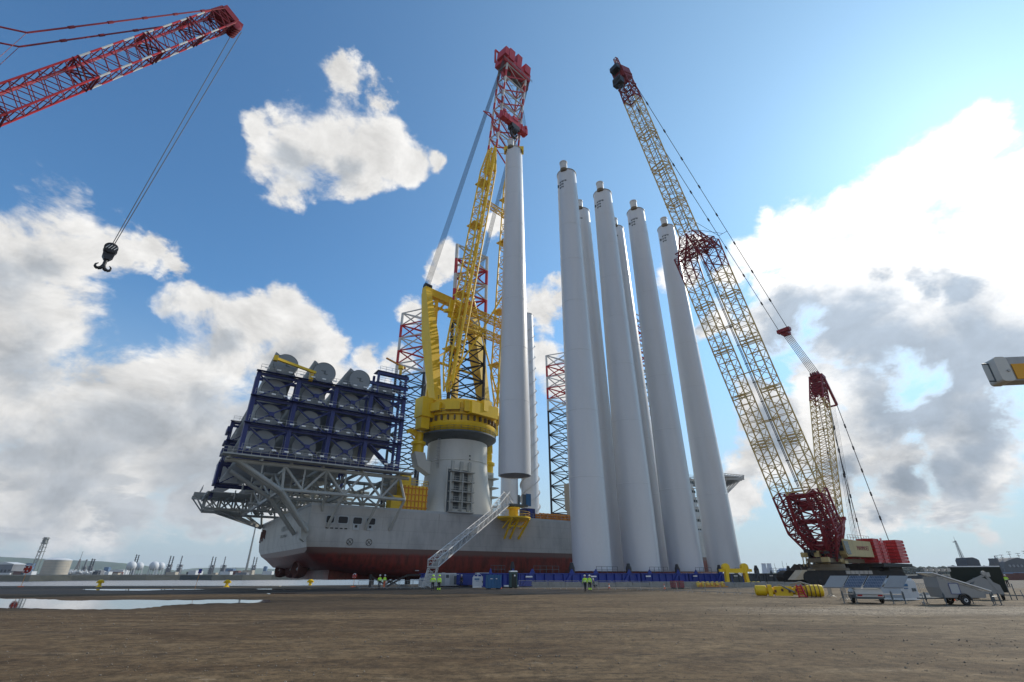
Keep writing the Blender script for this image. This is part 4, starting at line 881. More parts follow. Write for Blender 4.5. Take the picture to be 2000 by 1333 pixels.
# ---------------- things on the vessel's deck ----------------
def things_box(name, label, cat, parts, group=None):      # parts: (part name, material, MB)
    t = None
    for nm, mat, mb in parts:
        if t is None:
            xs = [v[0] for v in mb.v]; ys = [v[1] for v in mb.v]; zs = [v[2] for v in mb.v]
            t = thing(name, label, cat, ((min(xs)+max(xs))/2, (min(ys)+max(ys))/2, min(zs)), group)
        mb.build(nm, mat, t)
    return t
sx = lambda s, w, z, a, b, c: MB().box(S(s, w, z), (a, b, c), U, Nn)
a = sx(22.5, 3, 17.6, 6, 4, 5.6); a.box(S(20.0, 2.2, 21.4), (2.4, 2.4, 2.4), U, Nn); a.box(S(18.5, 3, 16.4), (3, 3, 3.2), U, Nn); c = MB()
for k in range(7): c.beam(S(19.8 + k*.9, .9, 14.8), S(19.8 + k*.9, .9, 20.3), .22, .22, tuple(U))
for z in (15.6, 17, 18.4, 19.8): c.beam(S(19.4, .85, z), S(25.6, .85, z), .2, .2)
d = MB(); rail(d, [S(19.5, 1, 20.5), S(25.6, 1, 20.5), S(25.6, 5, 20.5)], 1.1, 1.2, .06)
things_box('winch_skid', 'orange-yellow winch skid on deck between the rack and the grey pedestal', 'winch skid', [('housing', 'yellow', a), ('guard_bar', 'orange', c), ('railing', 'yellow', d)])
a = sx(21.5, 9, 20.6, 6.5, 5, 5.2); b = MB()
for k in range(5): b.box(S(19.0 + k*1.2, 6.45, 21), (.5, .1, .7), U, Nn)
things_box('deck_cabin', 'beige deck cabin on a mast base behind the orange-yellow winch skid', 'cabin', [('wall', 'tank_beige', a), ('support', 'ship_grey', sx(21.5, 9, 16.2, 3, 3, 3.6)), ('window', 'black', b)])
for k in range(5):
    s = 58.3 + k*2.9; fr = MB()
    for zz in (14.9, 16.4): fr.beam(S(s, .9, zz), S(s + 2.5, .9, zz), .28, .28); fr.beam(S(s, 3, zz), S(s + 2.5, 3, zz), .28, .28)
    for x in (0, 1.25, 2.5): fr.beam(S(s + x, .9, 14.7), S(s + x, .9, 16.6), .3, .3, tuple(U)); fr.beam(S(s + x, 3, 14.7), S(s + x, 3, 16.6), .3, .3, tuple(U))
    fr.beam(S(s, .9, 14.9), S(s + 1.25, .9, 16.4), .2, .2); fr.beam(S(s + 2.5, .9, 14.9), S(s + 1.25, .9, 16.4), .2, .2)
    things_box('sea_fastening', 'orange steel box frame on the deck edge, %s of five from the yellow gangway platform' % ('first', 'second', 'third', 'fourth', 'fifth')[k], 'box frame', [('panel', 'orange', sx(s + 1.25, 2, 15.7, 2.3, 1.6, 1.4)), ('frame', 'orange', fr)], 'orange frames in a row on the deck edge')
things_box('deck_container', 'dark blue container on the deck edge beside the yellow gangway platform', 'container', [('shell', 'blue', sx(54.8, 1.8, 16.0, 3.4, 2.4, 2.9)), ('door', 'blue_frame', sx(54.8, .53, 16.0, 1.4, .1, 2.4))])
# yellow gangway platform with bracket
p = thing('gangway_platform', 'yellow bracket platform on the ship side where the white gangway lands', 'platform', tuple(S(48.5, -1, 14)))
mb = MB().lathe(S(48.5, -1, 14.4), [(3.0,-.6),(4.3,.0),(4.3,.35),(1.2,.5),(1.2,2.2),(1.7,2.3),(1.7,2.7)], 20); mb.build('deck', 'yellow', p, True)
mb = MB()
for x in (-2.6, -.6, 2.6): mb.beam(S(48.5 + x, -4.2, 14.2), S(48.5 + x*.8, -.1, 9.8), .35, .4); mb.beam(S(48.5 + x, -3, 13.9), S(48.5 + x, -.1, 12.2), .3, .3)
mb.beam(S(45.9, -2.6, 12.6), S(51.1, -2.6, 12.6), .3, .3); mb.build('bracket', 'yellow', p)
mb = MB(); rail(mb, [S(48.5 + 4.2*math.cos(R(a_)), -1 + 4.2*math.sin(R(a_)), 14.8) for a_ in range(-150, 151, 30)], 1.1, 1.4, .05); mb.build('railing', 'yellow', p)
mb = sx(49.5, -1, 17.6, 5, 3, .5); mb.box(S(51.6, -1.4, 19.2), (1.0, .3, 2.6), U, Nn); mb.box(S(49.9, -1.4, 19.0), (.5, .4, 2.4), U, Nn); mb.build('landing', 'gray_frame', p)
MB().box(S(52.8, -1.6, 19.2), (1.5, .2, 3.0), U, Nn).build('notice_board', 'blue_box', p)
# white truss gangway down to the quay
g = thing('gangway', 'long white lattice gangway sloping from the ship deck down to the quay', 'gangway', tuple(G(842, 1128, 0)))
ga = P(992, 985, 128.5); gb_ = P(846, 1109, 84.5); gd = (gb_ - ga).normalized(); gs = gd.cross(UZ).normalized(); gu = gs.cross(gd).normalized()
w = MB(); ge = ga.lerp(gb_, .0)
def gq(t, h): return [ga.lerp(gb_, t) + gs*x - gu*.0 + gu*y for x, y in ((-.75, 0), (.75, 0), (.75, h), (-.75, h))]
lattice(lambda i: (w, w), gq(0, 3.0), gq(.26, 1.7), 7, .10, .05, 'Z'); lattice(lambda i: (w, w), gq(.22, 1.25), gq(1, 1.2), 22, .085, .045, 'Z')
w.tube(ga + gu*3.2, P(1003, 978, 128.5), .12); w.tube(ga + gu*3.2 + gs, P(1006, 990, 128), .12)
w.build('truss', 'white', g)
mb = MB(); mb.beam(ga + gu*.15, gb_ + gu*.15, 1.5, .08, tuple(gu)); mb.build('walkway', 'steel', g)
mb = MB()
f0 = G(838, 1149.5); f0 = V((-13.3, 84.6, 0)); 
lattice(lambda i: (mb, mb), quad(f0 + UZ*.05, V((1,0,0)), V((0,1,0)), .7, .8), quad(gb_ - UZ*.1 , V((1,0,0)), V((0,1,0)), .7, .8), 3, .08, .04, 'Z'); mb.box(gb_ + UZ*.1, (1.7, 1.6, .12)); rail(mb, [gb_ + V((-.8,-.8,.15)), gb_ + V((.8,-.8,.15)), gb_ + V((.8,.8,.15))], 1.0, .8, .04); mb.build('landing_tower', 'white', g)
# yellow davit, machinery room and small crane amidships
a = sx(81, 5, 22.6, 16, 6, 7.4); a.box(S(74.5, 4, 18), (3.4, 6, 7), U, Nn); b = MB()
for k in range(6): b.box(S(73.6 + k*3, 1.95, 22.6), (.3, .1, 7), U, Nn)
b.box(S(81, 1.9, 26.1), (16.4, .4, .5), U, Nn)
r_ = MB(); rail(r_, [S(73, 2, 26.4), S(89, 2, 26.4)], 1.1, 1.6, .06); rail(r_, [S(72, 1.6, 15), S(72, 1.6, 19.5)], 1.1, 1.6, .06)
dk = MB(); dk.beam(S(77, 4, 18.6), S(80, 4, 15), .8, .8); dk.beam(S(80.5, 4, 15), S(83.5, 4, 18.8), .6, .6); dk.beam(S(84, 4, 15), S(84, 4, 18.8), .8, .8, tuple(U))
things_box('machinery_room', 'beige-grey machinery room on legs amidships, left of the frontmost standing tower', 'deckhouse', [('wall', 'tank_beige', a), ('stiffener', 'gray_frame', b), ('railing', 'steel', r_), ('support', 'ship_grey', dk)])
kc = thing('folding_crane', 'yellow folding crane resting on top of the beige-grey machinery room', 'small crane', tuple(S(76, 4, 26.4)))
mb = MB(); mb.lathe(S(75.5, 4, 26.4), [(1.1,0),(1.1,1.8),(.8,2.2)], 14); mb.build('slewing_post', 'yellow', kc); mb = MB(); mb.beam(S(75.5, 4, 28), S(77.5, 4, 31), 1.2, 1.2); mb.beam(S(77.2, 4, 31), S(88, 4, 31.6), 1.1, 1.4); mb.beam(S(88, 4, 31.6), S(90, 4, 28), .8, .9); mb.beam(S(76.5, 4, 28.4), S(84, 4, 30.4), .35, .35); mb.build('arm', 'yellow', kc)
dv = thing('davit', 'yellow davit reel frame hung over the ship side, left of the frontmost standing tower', 'davit', tuple(S(77, -1, 10)))
mb = MB()
for x in (0, 3.6): mb.path([S(75 + x, -2.6, 9.6), S(75 + x, -.2, 13.8), S(75 + x, .6, 17.5), S(75 + x*.9, -.8, 19.8), S(75 + x, -2.8, 20.4), S(75 + x, -3.2, 15.5), S(75 + x, -2.6, 12.6)], .32, 8)
for z, ww in ((19.9, -1), (15.5, -3.2), (12.6, -2.6), (17, .5)): mb.tube(S(75, ww, z), S(78.6, ww, z), .2)
mb.tube(S(75, -3.2, 15.5), S(78.6, .5, 19), .2); mb.tube(S(78.6, -3.2, 15.5), S(75, .5, 19), .2); mb.build('frame', 'yellow', dv)
mb = MB().lathe(S(75.9, -1.2, 16.5), [(.6,0),(1.3,.05),(1.3,.15),(.7,.2),(.7,1.6),(1.3,1.65),(1.3,1.8),(.6,1.85)], 20, True, tuple(U)); mb.build('reel', 'yellow', dv, True)
# accommodation block and helicopter deck at the bow
ac = thing('accommodation_block', 'white accommodation block at the bow, glimpsed between the two rightmost towers', 'deckhouse', tuple(S(146, 29, 14.5)))
mb = MB()
for k in range(6): ins = .4*k; mb.box(S(141, 31, 16.5 + 3.6*k), (15 - ins, 30 - ins, 3.3), U, Nn); mb.box(S(141, 31, 18.2 + 3.6*k), (16.2 - ins, 31 - ins, .3), U, Nn)
mb.box(S(141, 31, 38.5), (12, 16, 4), U, Nn); mb.build('wall', 'white', ac); mb = MB()
for k in range(6):
    for j in range(12): mb.box(S(141, 31 - 15.12 + .2*k, 16.9 + 3.6*k) + U*(-6.6 + j*1.2), (.7, .2, 1.0), U, Nn)
mb.build('window', 'glass_dark', ac); mb = MB()
for k in range(6): rail(mb, [S(133, 15.4, 18.3 + 3.6*k), S(149, 15.4, 18.3 + 3.6*k)], 1.1, 2, .06)
mb.build('railing', 'white', ac)
hd_ = thing('helideck', 'octagonal helicopter deck on a lattice bracket jutting out right of the rightmost tower', 'helideck', tuple(S(158, 20, 30)))
hc = V((88, 215, 38.2)); mb = MB(); mb.lathe(hc, [(10.6, 0), (11.2, .2), (11.2, .7), (10.6, .8)], 8); mb.build('deck', 'white', hd_); mb = MB()
for k in range(8):
    a1, a2 = R(k*45 + 0), R(k*45 + 45); p1, p2 = hc + V((math.cos(a1), math.sin(a1), 0))*12.9 + UZ*.9, hc + V((math.cos(a2), math.sin(a2), 0))*12.9 + UZ*.9; mb.tube(p1, p2, .14)
    for q in range(6): p3 = p1.lerp(p2, q/6); mb.tube(p3, hc + (p3 - hc)*.85 - UZ*.3, .1)
for k in range(-4, 5): mb.beam(hc + V((-9, k*2.2, -.5)), hc + V((9, k*2.2, -.5)), .35, .9)
mb.build('safety_net', 'steel', hd_); mb = MB(); ft = V((82, 212, 27))
for k in range(-2, 3): mb.tube(hc + V((2, k*4, -.6)), ft + V((2, k*2.4, 2)), .28); mb.tube(hc + V((8, k*4, -.6)), ft + V((5, k*2, 3)), .25); mb.tube(hc + V((-4, k*4, -.6)), ft + V((-3, k*2.4, 0)), .28); mb.tube(hc + V((-4, k*4, -.6)), ft + V((2, k*2, 2)), .2)
mb.tube(ft + V((2,-5,2)), ft + V((2,5,2)), .3); mb.tube(ft + V((5,-4,3)), ft + V((5,4,3)), .3); mb.build('bracket', 'white', hd_)

# ---------------- crawler crane with twin boom ----------------
cc = thing('crawler_crane', 'giant yellow and dark red crawler crane with twin lattice boom leaning over the towers', 'crane', (66, 112, 0))
KF = V((67.0, 112.3, 4.6)); KH = V((29.2, 85, 123.5)); ke = (KH - KF).normalized(); kp = V((KH.x - KF.x, KH.y - KF.y, 0)).normalized(); KL = V((-kp.y, kp.x, 0)); KV = KL.cross(ke).normalized(); KB = -kp
def kq(f, lat, hu, hv): return quad(KF.lerp(KH, f) + KL*lat, KL, KV, hu, hv)
yl, rd = MB(), MB(); sy = lambda i: (yl, yl); sr = lambda i: (rd, rd)
ylegs = []; f1, f2 = .112, .525; sep = 3.45
for sg in (-1, 1):
    yl = MB(); ylegs.append(yl)
    lattice(sy, kq(f1, sg*sep, 1.65, 1.7), kq(f2, sg*sep, 1.65, 1.7), 25, .16, .08, 'Z')
    for f in (.2, .29, .38, .47):
        for d_ in (0, .006): 
            q = kq(f + d_, sg*sep, 1.75, 1.8); 
            for j in range(4): yl.tube(q[j], q[(j+1) % 4], .12)
    # red shoulders leading into the single boom
    lattice(sr, kq(f2, sg*sep, 1.65, 1.7), kq(f2 + .055, sg*(sep - .2), 2.0, 1.75), 3, .17, .08, 'X'); lattice(sr, kq(f2 + .04, sg*(sep - .4), 1.9, 1.75), kq(f2 + .088, sg*.9, .9, 1.75), 3, .17, .08, 'X')
    rd.tube(kq(f2 + .04, sg*sep, 1.7, 1.7)[0], kq(f2 + .088, 0, 1.9, 1.8)[1 if sg > 0 else 0], .2)
lattice(sr, quad(KF.lerp(KH, f2 + .055) - KL*4.6, ke, KV, 1.1, 1.6), quad(KF.lerp(KH, f2 + .055) + KL*4.6, ke, KV, 1.1, 1.6), 5, .16, .08, 'X')
for f in (f1 + .005, .24, .33, .42, .51):        # tie frames between the legs
    for vv in (-1.5, 1.5): yl.tube(KF.lerp(KH, f) - KL*2.2 + KV*vv, KF.lerp(KH, f) + KL*2.2 + KV*vv, .13)
s0 = f2 + .088; ytop = yl = MB()
lattice(sy, kq(s0, 0, 1.75, 1.75), kq(.925, 0, 1.7, 1.7), 22, .16, .08, 'Z')
for f in (.68, .76, .84): 
    for d_ in (0, .007):
        q = kq(f + d_, 0, 1.85, 1.85)
        for j in range(4): yl.tube(q[j], q[(j+1) % 4], .13)
lattice(sr, kq(.925, 0, 1.7, 1.7), kq(.99, 0, 1.5, 1.3), 5, .18, .09, 'X')
for f in (.93, .96, .985):
    q = kq(f, 0, 1.75, 1.6)
    for j in range(4): rd.tube(q[j], q[(j+1) % 4], .2)
rd.box(KF.lerp(KH, .99), (3.4, 3.6, 3.0), KL, KV, ke); rd.box(KF.lerp(KH, .975) + KV*1.6, (1.6, 1.2, 3), KL, KV, ke)
lattice(sr, kq(.995, 0, .6, .6), [p + KV*-.2 for p in kq(1.035, 0, .4, .4)], 5, .1, .06, 'X')
# foot wedge
for sg in (-1, 1):
    A = kq(0, sg*1.6, .5, .6); B = kq(.05, sg*3.6, 1.2, 2.0); D_ = kq(f1, sg*sep, 1.65, 1.7)
    lattice(sr, A, B, 4, .24, .11, 'X'); lattice(sr, B, D_, 4, .22, .10, 'X')
    for k in range(6): fr_ = .012 + .016*k; q = kq(fr_, sg*(1.6 + 2*min(1, fr_/.05)), .9 + .6*fr_*9, 1.2); rd.tube(q[0], q[2], .13); rd.tube(q[1], q[3], .13)
lattice(sr, kq(0, 0, .8, .8), kq(.06, 0, 2.4, 2.2), 4, .22, .12, 'X'); lattice(sr, kq(.06, 0, 2.4, 2.2), kq(f1, 0, 2.2, 1.8), 3, .2, .12, 'X')
# rear knee of the wedge towards the mast
kn = [KF.lerp(KH, .03) + KB*6, KF.lerp(KH, .10) + KB*4.4]
for sg in (-1, 1):
    o = KL*sg*3.2; rd.tube(KF + KL*sg*1.8 + KB*1, kn[0] + o - KB*2, .28); rd.tube(kn[0] + o - KB*2, kn[1] + o, .28); rd.tube(kn[1] + o, KF.lerp(KH, f1) + o + KV*-1.6, .2); rd.tube(kn[1] + o, KF.lerp(KH, f1) + o, .25)
    for k in range(7): t_ = k/6; p1 = KF.lerp(KH, .01 + .1*t_) + KL*sg*(1.8 + 1.6*t_); p2 = (KF + KB*1).lerp(kn[0] - KB*2, min(1, t_*2)) + o*min(1, t_*2 + .5) if t_ < .5 else (kn[0] - KB*2).lerp(kn[1], t_*2 - 1) + o; rd.tube(p1, p2, .14); rd.tube(p2, KF.lerp(KH, min(f1, .03 + .1*t_)) + KL*sg*3, .12)
for t_ in (0, .5, 1): p = (kn[0] - KB*2).lerp(kn[1], t_); rd.tube(p - KL*3.2, p + KL*3.2, .2)
for t_ in (.2, .6, 1): p = KF.lerp(KH, f1*t_*.95); rd.box(p + KL*0, (4.5*t_ + 1.5, .9, .9), KL, KV, ke)
rd.box(KF.lerp(KH, .088) - KV*1.4, (2.6, 1.4, 2.2), KL, KV, ke)
boom_ = ytop.build1('boom', 'yellow_lattice', cc); [m.build1('boom_leg', 'yellow_lattice', cc) for m in ylegs]; rd.build('boom_section', 'dark_red', boom_)
# mast
MF, MT = V((71.0, 115.8, 4.5)), V((85, 125.2, 51)); me_ = (MT - MF).normalized(); MV = KL.cross(me_).normalized()
mq = lambda f, hu, hv: quad(MF.lerp(MT, f), KL, MV, hu, hv)
ym, rm = MB(), MB(); lattice(lambda i: (rm, rm), mq(0, .6, .6), mq(.16, 1.8, 1.5), 4, .17, .09, 'X'); lattice(lambda i: (ym, ym), mq(.16, 1.8, 1.5), mq(.84, 1.75, 1.5), 18, .13, .07, 'X'); lattice(lambda i: (rm, rm), mq(.84, 1.75, 1.5), mq(1, 1.5, 1.1), 5, .2, .12, 'X')
rm.box(MT, (3.6, 2.0, 1.0), KL, MV); rm.box(MF.lerp(MT, .93), (2.8, 1.6, 3), KL, MV, me_)
js = MT + KB*4.6 - UZ*7.2
for sg in (-1, 1): rm.beam(MT + KL*sg*1.4 + KB*.5 + UZ*.4, js + KL*sg*1.2, .55, .7)
rm.tube(js - KL*1.3, js + KL*1.3, .25)
for k in range(4): rm.lathe(MT + KL*(-1.2 + .6*k) + UZ*1.0 - KB*.6, [(.5,0),(.8,.1),(.8,.25),(.5,.35)], 14, True, tuple(KL))
mast = ym.build('mast', 'yellow_lattice', cc); rm.build('mast_section', 'dark_red', mast)
# pendants and ropes
pn = MB(); hx = KF.lerp(KH, .985) + KB*1.2; EQ = P(1531, 646, 112.0)
for sg in (-1, 1):
    a_, b_ = hx + KL*sg*1.4, EQ + KL*sg*1.1; pn.tube(a_, b_, .075, n=4)
    for k in range(1, 9): c_ = a_.lerp(b_, k/9); d_ = (b_-a_).normalized(); pn.tube(c_ - d_*.45, c_ + d_*.45, .2, n=6)
pn.tube(hx.lerp(EQ, .62) - KL*1.3, hx.lerp(EQ, .62) + KL*1.3, .06); mid = hx.lerp(EQ, .62); pn.tube(mid, KF.lerp(KH, .63) + KB*1.5, .05, n=4); pn.tube(mid - KL*1.2, KF.lerp(KH, .66) + KB*1.5, .05, n=4)
bx = MB().box(EQ, (3.2, .9, 1.2), KL, UZ); bx.box(EQ.lerp(MT, .05), (1.8, 1.0, 2.0), KL, UZ)
for k in range(6): pn.tube(EQ.lerp(MT, .07) + KL*(-.8 + .32*k), MT + KL*(-1.0 + .4*k) + UZ*1.0, .075, n=6)
CWP = V((92.0, 131.8, 8.8)); RE = V((80.0, 122.5, 11.6))
for sg in (-1, 1):
    for a_, b_ in ((js + KL*sg*1.2, CWP + KL*sg*3.0), (MT + KL*sg*1.3 - UZ*2 + KB*.8, RE + KL*sg*1.4)):
        pn.tube(a_, b_, .085, n=4); d_ = (b_-a_).normalized()
        for k in range(1, 6): c_ = a_.lerp(b_, k/6); pn.tube(c_ - d_*.5, c_ + d_*.5, .22)
for k in range(5): pn.tube(js + KL*(-.6 + .3*k), V((81, 123, 7.5)) + KL*(-.6 + .3*k), .035, n=3)
pn.build('pendant', 'cable', cc); bx.build('rope_equaliser', 'dark_red', cc)
# ladder/rope in the gap between the legs, and hoist block near the head
mb = MB(); mb.tube(KF.lerp(KH, .12) - KV*1.2, KF.lerp(KH, f2 + .03) - KV*1.2, .09); mb.tube(KF.lerp(KH, .12) - KV*.6, KF.lerp(KH, .98) - KV*.6, .08)
for k in range(12): p = KF.lerp(KH, .13 + k*.036) - KV*1.2; mb.tube(p - KL*.5, p + KL*.5, .1)
mb.build('hoist_rope', 'cable', cc)
hk = KH - UZ*5.5 + kp*1.6; mb = MB(); mb.box(hk, (2.6, 1.5, 2.0), KL, kp); mb.lathe(hk + UZ*.6 - KL*1.1, [(.5,0),(1.15,.1),(1.15,2.1),(.5,2.2)], 16, True, tuple(KL)); mb.box(KH + kp*2.2 - UZ*.8, (2.4, 1.6, 1.5), KL, kp); mb.path([hk - UZ*1, hk - UZ*2.2, hk - UZ*2.8 + KL*.8, hk - UZ*2.2 + KL*1.3], .3); mb.tube(hk - KL*.8, KH + kp*2 - KL*.8, .08); mb.tube(hk + KL*.8, KH + kp*2 + KL*.8, .08); mb.build('hook_block', 'leg_black', cc)
# superstructure
cb = V((66.5, 112, 0)); 
def kb(k, l, z): return cb + KB*k + KL*l + UZ*z
mb = MB().lathe(cb + UZ*2.2, [(3.8,0),(3.8,.8),(3.2,.9),(3.2,1.6)], 32); mb.box(kb(5, 0, 4.5), (18, 4.0, .8), KB, KL); mb.build('slewing_deck', 'cap_brown', cc)
random.seed(3); mb = MB(); m2 = MB()
for k in range(26): (mb if k % 2 else m2).box(kb(random.uniform(-4.2, 3.5), random.uniform(-2.6, 2.6), random.uniform(4.0, 6.3)), (random.uniform(.5, 1.8), random.uniform(.4, 1.4), random.uniform(.4, 1.5)), KB, KL)
for k in range(5): mb.tube(kb(-4 + k*1.4, -2.9, 3.4), kb(-3.4 + k*1.4, -2.9, 6.2), .12)
mb.build('winch', 'cream', cc); m2.build1('slewing_gear', 'leg_black', cc)
hs = MB().box(kb(9, -2.7, 6.9), (11.5, 2.4, 3.2), KB, KL); hs.box(kb(9, 2.7, 6.9), (11.5, 2.4, 3.2), KB, KL); hs.box(kb(8, -2.7, 5.2), (11, 2.0, .35), KB, KL); o = hs.build('machinery_house', 'cream', cc)
sdn = -1 if (KL.y > 0) else 1       # the side facing the camera
text_mesh('lettering', 'MAMMOET', 1.25, 'dark_red', cc, kb(10.0, 3.93*sdn, 6.6), KB if KB.x > 0 else -KB, UZ, .02)
cbx = kb(1.9, sdn*3.0, 6.9); mb = MB().poly([cbx + KB*x + UZ*z - KL*sdn*-1.0 for x, z in ((-1.5,1.7),(1.6,1.7),(2.0,-1.6),(-.6,-1.7),(-1.2,-1.2))], -KL*sdn*2.2); cab = mb.build('cab', 'cream', cc)
mb = MB().poly([cbx + KB*x + UZ*z + KL*sdn*1.03 for x, z in ((-1.25,1.3),(.9,1.3),(1.2,-1.2),(-.5,-1.3),(-1.0,-.9))], KL*sdn*.05); mb.poly([cbx + KB*-1.55 + KL*sdn*y + UZ*z for y, z in ((-1.0,1.3),(.9,1.3),(.9,-.6),(-1.0,-.6))], -KB*.05); mb.build('window', 'glass_dark', cab)
mb = MB(); rail(mb, [kb(3.5, sdn*4, 8.5), kb(14.5, sdn*4, 8.5)], 1.0, 1.3, .04)
for l in (-1.6, 1.6): mb.beam(kb(4.5, l, 8), kb(10.5, l, 13.4), .55, .75); 
mb.beam(kb(10.4, -2, 13.4), kb(10.4, 2, 13.4), .7, .7); mb.beam(kb(6.5, -1.6, 10), kb(6.5, 1.6, 10), .3, .3); mb.beam(kb(8.5, -1.6, 11.7), kb(8.5, 1.6, 11.7), .3, .3); mb.build('gantry', 'dark_red', cc)
# counterweights: stacks of slabs
def stack(k, l, z, n, sz):
    mb = MB()
    for i in range(n):
        h = sz[2]; c_ = kb(k, l, z + (i + .5)*h); mb.box(c_, (sz[0], sz[1], h*.90), KB, KL)
        for a_ in (-1, 1): mb.box(c_ + KB*a_*sz[0]*.5, (.35, sz[1]*.6, h*.5), KB, KL); mb.box(c_ + KL*a_*sz[1]*.5 + KB*sz[0]*.42, (.3, .3, h*.6), KB, KL)
    return mb
o = stack(17.0, -2.6, 4.2, 7, (3.0, 3.4, .72)).build('counterweight', 'red', cc); stack(17.0, 2.6, 4.2, 7, (3.0, 3.4, .72)).build('counterweight', 'red', cc)
stack(20.5, -2.6, 4.2, 6, (2.6, 3.4, .72)).build('counterweight', 'red', cc); stack(20.5, 2.6, 4.2, 6, (2.6, 3.4, .72)).build('counterweight', 'red', cc)
stack(28.0, -3.2, 4.2, 7, (4.6, 4.2, .72)).build('counterweight', 'red', cc); stack(28.0, 3.2, 4.2, 7, (4.6, 4.2, .72)).build('counterweight', 'red', cc)
mb = MB().box(kb(24, 0, 3.75), (17, 10, .7), KB, KL); mb.box(kb(27, 0, 1.9), (8, 6.5, 3.0), KB, KL); mb.box(kb(19, 0, 3.0), (8, 4, .9), KB, KL); mb.build('counterweight_tray', 'crawler', cc)
for x in (-1.6, 1.6): mb = MB().beam(kb(24.2, x*2, 4.1), kb(23.3, x*2, 9.6), .35, .35); mb.build('tension_bar', 'lamp_white', cc)
def crawler(c_, L, wd, h, ax):
    ay = V((-ax.y, ax.x, 0)); out = []
    for sx_, a0 in ((1, -90), (-1, 90)):
        for q in range(7): a = R(a0 + 180*q/6); out.append(c_ + ax*(sx_*(L/2 - h/2) + h/2*math.cos(a)) + UZ*(h/2 + h/2*math.sin(a)))
    f = MB().poly([p - ay*wd/2 for p in out], ay*wd).build('crawler_track', 'crawler', cc); mb = MB(); n = int(L/.45)
    for i in range(n): x = -L/2 + h/2 + (L - h)*i/(n-1); mb.box(c_ + ax*x + UZ*(h + .03), (.34, wd + .15, .14), ax, ay); mb.box(c_ + ax*x + UZ*.06, (.34, wd + .15, .12), ax, ay)
    for i in range(10): mb.lathe(c_ + ax*(-L/2 + h*.6 + (L - h*1.2)*i/9) - ay*(wd/2 + .08) + UZ*.55, [(.3,0),(.42,.05),(.42,.16)], 12, True, tuple(ay))
    mb.build('track_shoe', 'crawler', f); return f
tx = V((.995, .10, 0)).normalized(); crawler(V((66.0, 107.4, 0)), 17.5, 2.4, 2.5, tx); crawler(V((66.8, 117.2, 0)), 17.5, 2.4, 2.5, tx); 
mb = MB().poly([V((55.6, 105.6, .9)), V((57.6, 105.6, 2.65)), V((60.2, 105.7, 2.7)), V((58.9, 105.7, 1.0))], V((.1, 2.9, 0))); mb.build('track_guard', 'beige', cc)
MB().box((66.3, 112, 1.9), (6, 9.5, 1.3), tx, V((-tx.y, tx.x, 0))).build('carbody', 'crawler', cc)
crawler(V((86, 122, 0)), 6.5, 2.2, 2.6, tx)

# ---------------- red lattice crane reaching in from the left ----------------
rc = thing('lattice_crane', 'dark red lattice boom crane reaching in from the left, with a hanging black hook', 'crane', (-57, 16, 0))
LH, LF = V((-39.6, 40.6, 71.2)), V((-55.6, 17.4, 2.8)); le = (LH - LF).normalized(); lp_ = V((LH.x - LF.x, LH.y - LF.y, 0)).normalized(); LL = V((lp_.y, -lp_.x, 0)); LV_ = LL.cross(le).normalized()
def lq(f, hu, hv): return quad(LF.lerp(LH, f), LL, LV_, hu, hv)
r1, r2, w1 = MB(), MB(), MB()
NB = 44
lattice(lambda i: (r1, r2) if i < 30 else ((r1, r2) if i % 2 else (w1, r2)), lq(.06, 1.24, 1.10), lq(.965, 1.22, 1.08), NB, .10, .05, 'X', ring=False)
lattice(lambda i: (r1, r2), lq(0, .5, .4), lq(.06, 1.24, 1.10), 3, .12, .06, 'X')
for f in (.22, .38, .53, .67, .80, .9):
    for d_ in (0, .008):
        q = lq(f + d_, 1.28, 1.14)
        for j in range(4): r2.tube(q[j], q[(j+1) % 4], .10); r2.tube(q[j], q[(j+2) % 4], .07)
r1.beam(LF.lerp(LH, .06) + LV_*.9 - LL*.4, LF.lerp(LH, .965) + LV_*.9 - LL*.4, .5, .12, tuple(LV_))
bm_ = r1.build('boom', 'red', rc); r2.build('lacing', 'dark_red', bm_); w1.build('white_band', 'white', bm_)
mb = MB(); lattice(lambda i: (mb, mb), lq(.965, 1.22, 1.08), lq(.995, 1.2, 1.05), 2, .14, .09, 'X'); mb.box(LH, (2.7, 2.0, .9), LL, LV_, le); mb.box(LH + lp_*1.1 - UZ*.3, (2.0, 1.5, 1.2), LL, lp_)
for k in range(5): mb.lathe(LH + lp_*1.2 - UZ*.8 + LL*(-1.0 + .45*k), [(.4,0),(.68,.08),(.68,.2),(.4,.28)], 16, True, tuple(LL))
hd2 = mb.build('boom_head', 'dark_red', rc)
pn = MB(); kk = (V((-47.4, 29.3, 48.6)), V((-60, 10.5, 31)))
for sg in (-1, 1):
    a_, b_, c_ = LH + LL*sg*1.3 - lp_*.6 + UZ*.4, kk[0] + LL*sg*1.2, kk[1] + LL*sg*1.2; pn.tube(a_, b_, .09); pn.tube(b_, c_, .09)
    for k in range(1, 6): p = a_.lerp(b_, k/6); d_ = (b_-a_).normalized(); pn.tube(p - d_*.3, p + d_*.3, .15)
    pn.tube(b_, LF.lerp(LH, .52) + LL*sg*1.4 + LV_*1.4, .025, n=4)
pn.build('pendant', 'dark_red', rc)
mb = MB()
for sg in (-1, 1):
    mb.tube(kk[1] + LL*sg*1.2, V((-57.5, 14.6, 3)) + LL*sg*1.6, .22); mb.tube(kk[1] + LL*sg*1.2, V((-64, 5, 3)) + LL*sg*1.6, .12)
mb.build('mast', 'red', rc)
mb = MB().box((-60, 11, 3.4), (5, 12, 3), LL, lp_); mb.box((-64, 5, 3.0), (6.5, 3, 4), LL, lp_); mb.build('machinery_house', 'red', rc)
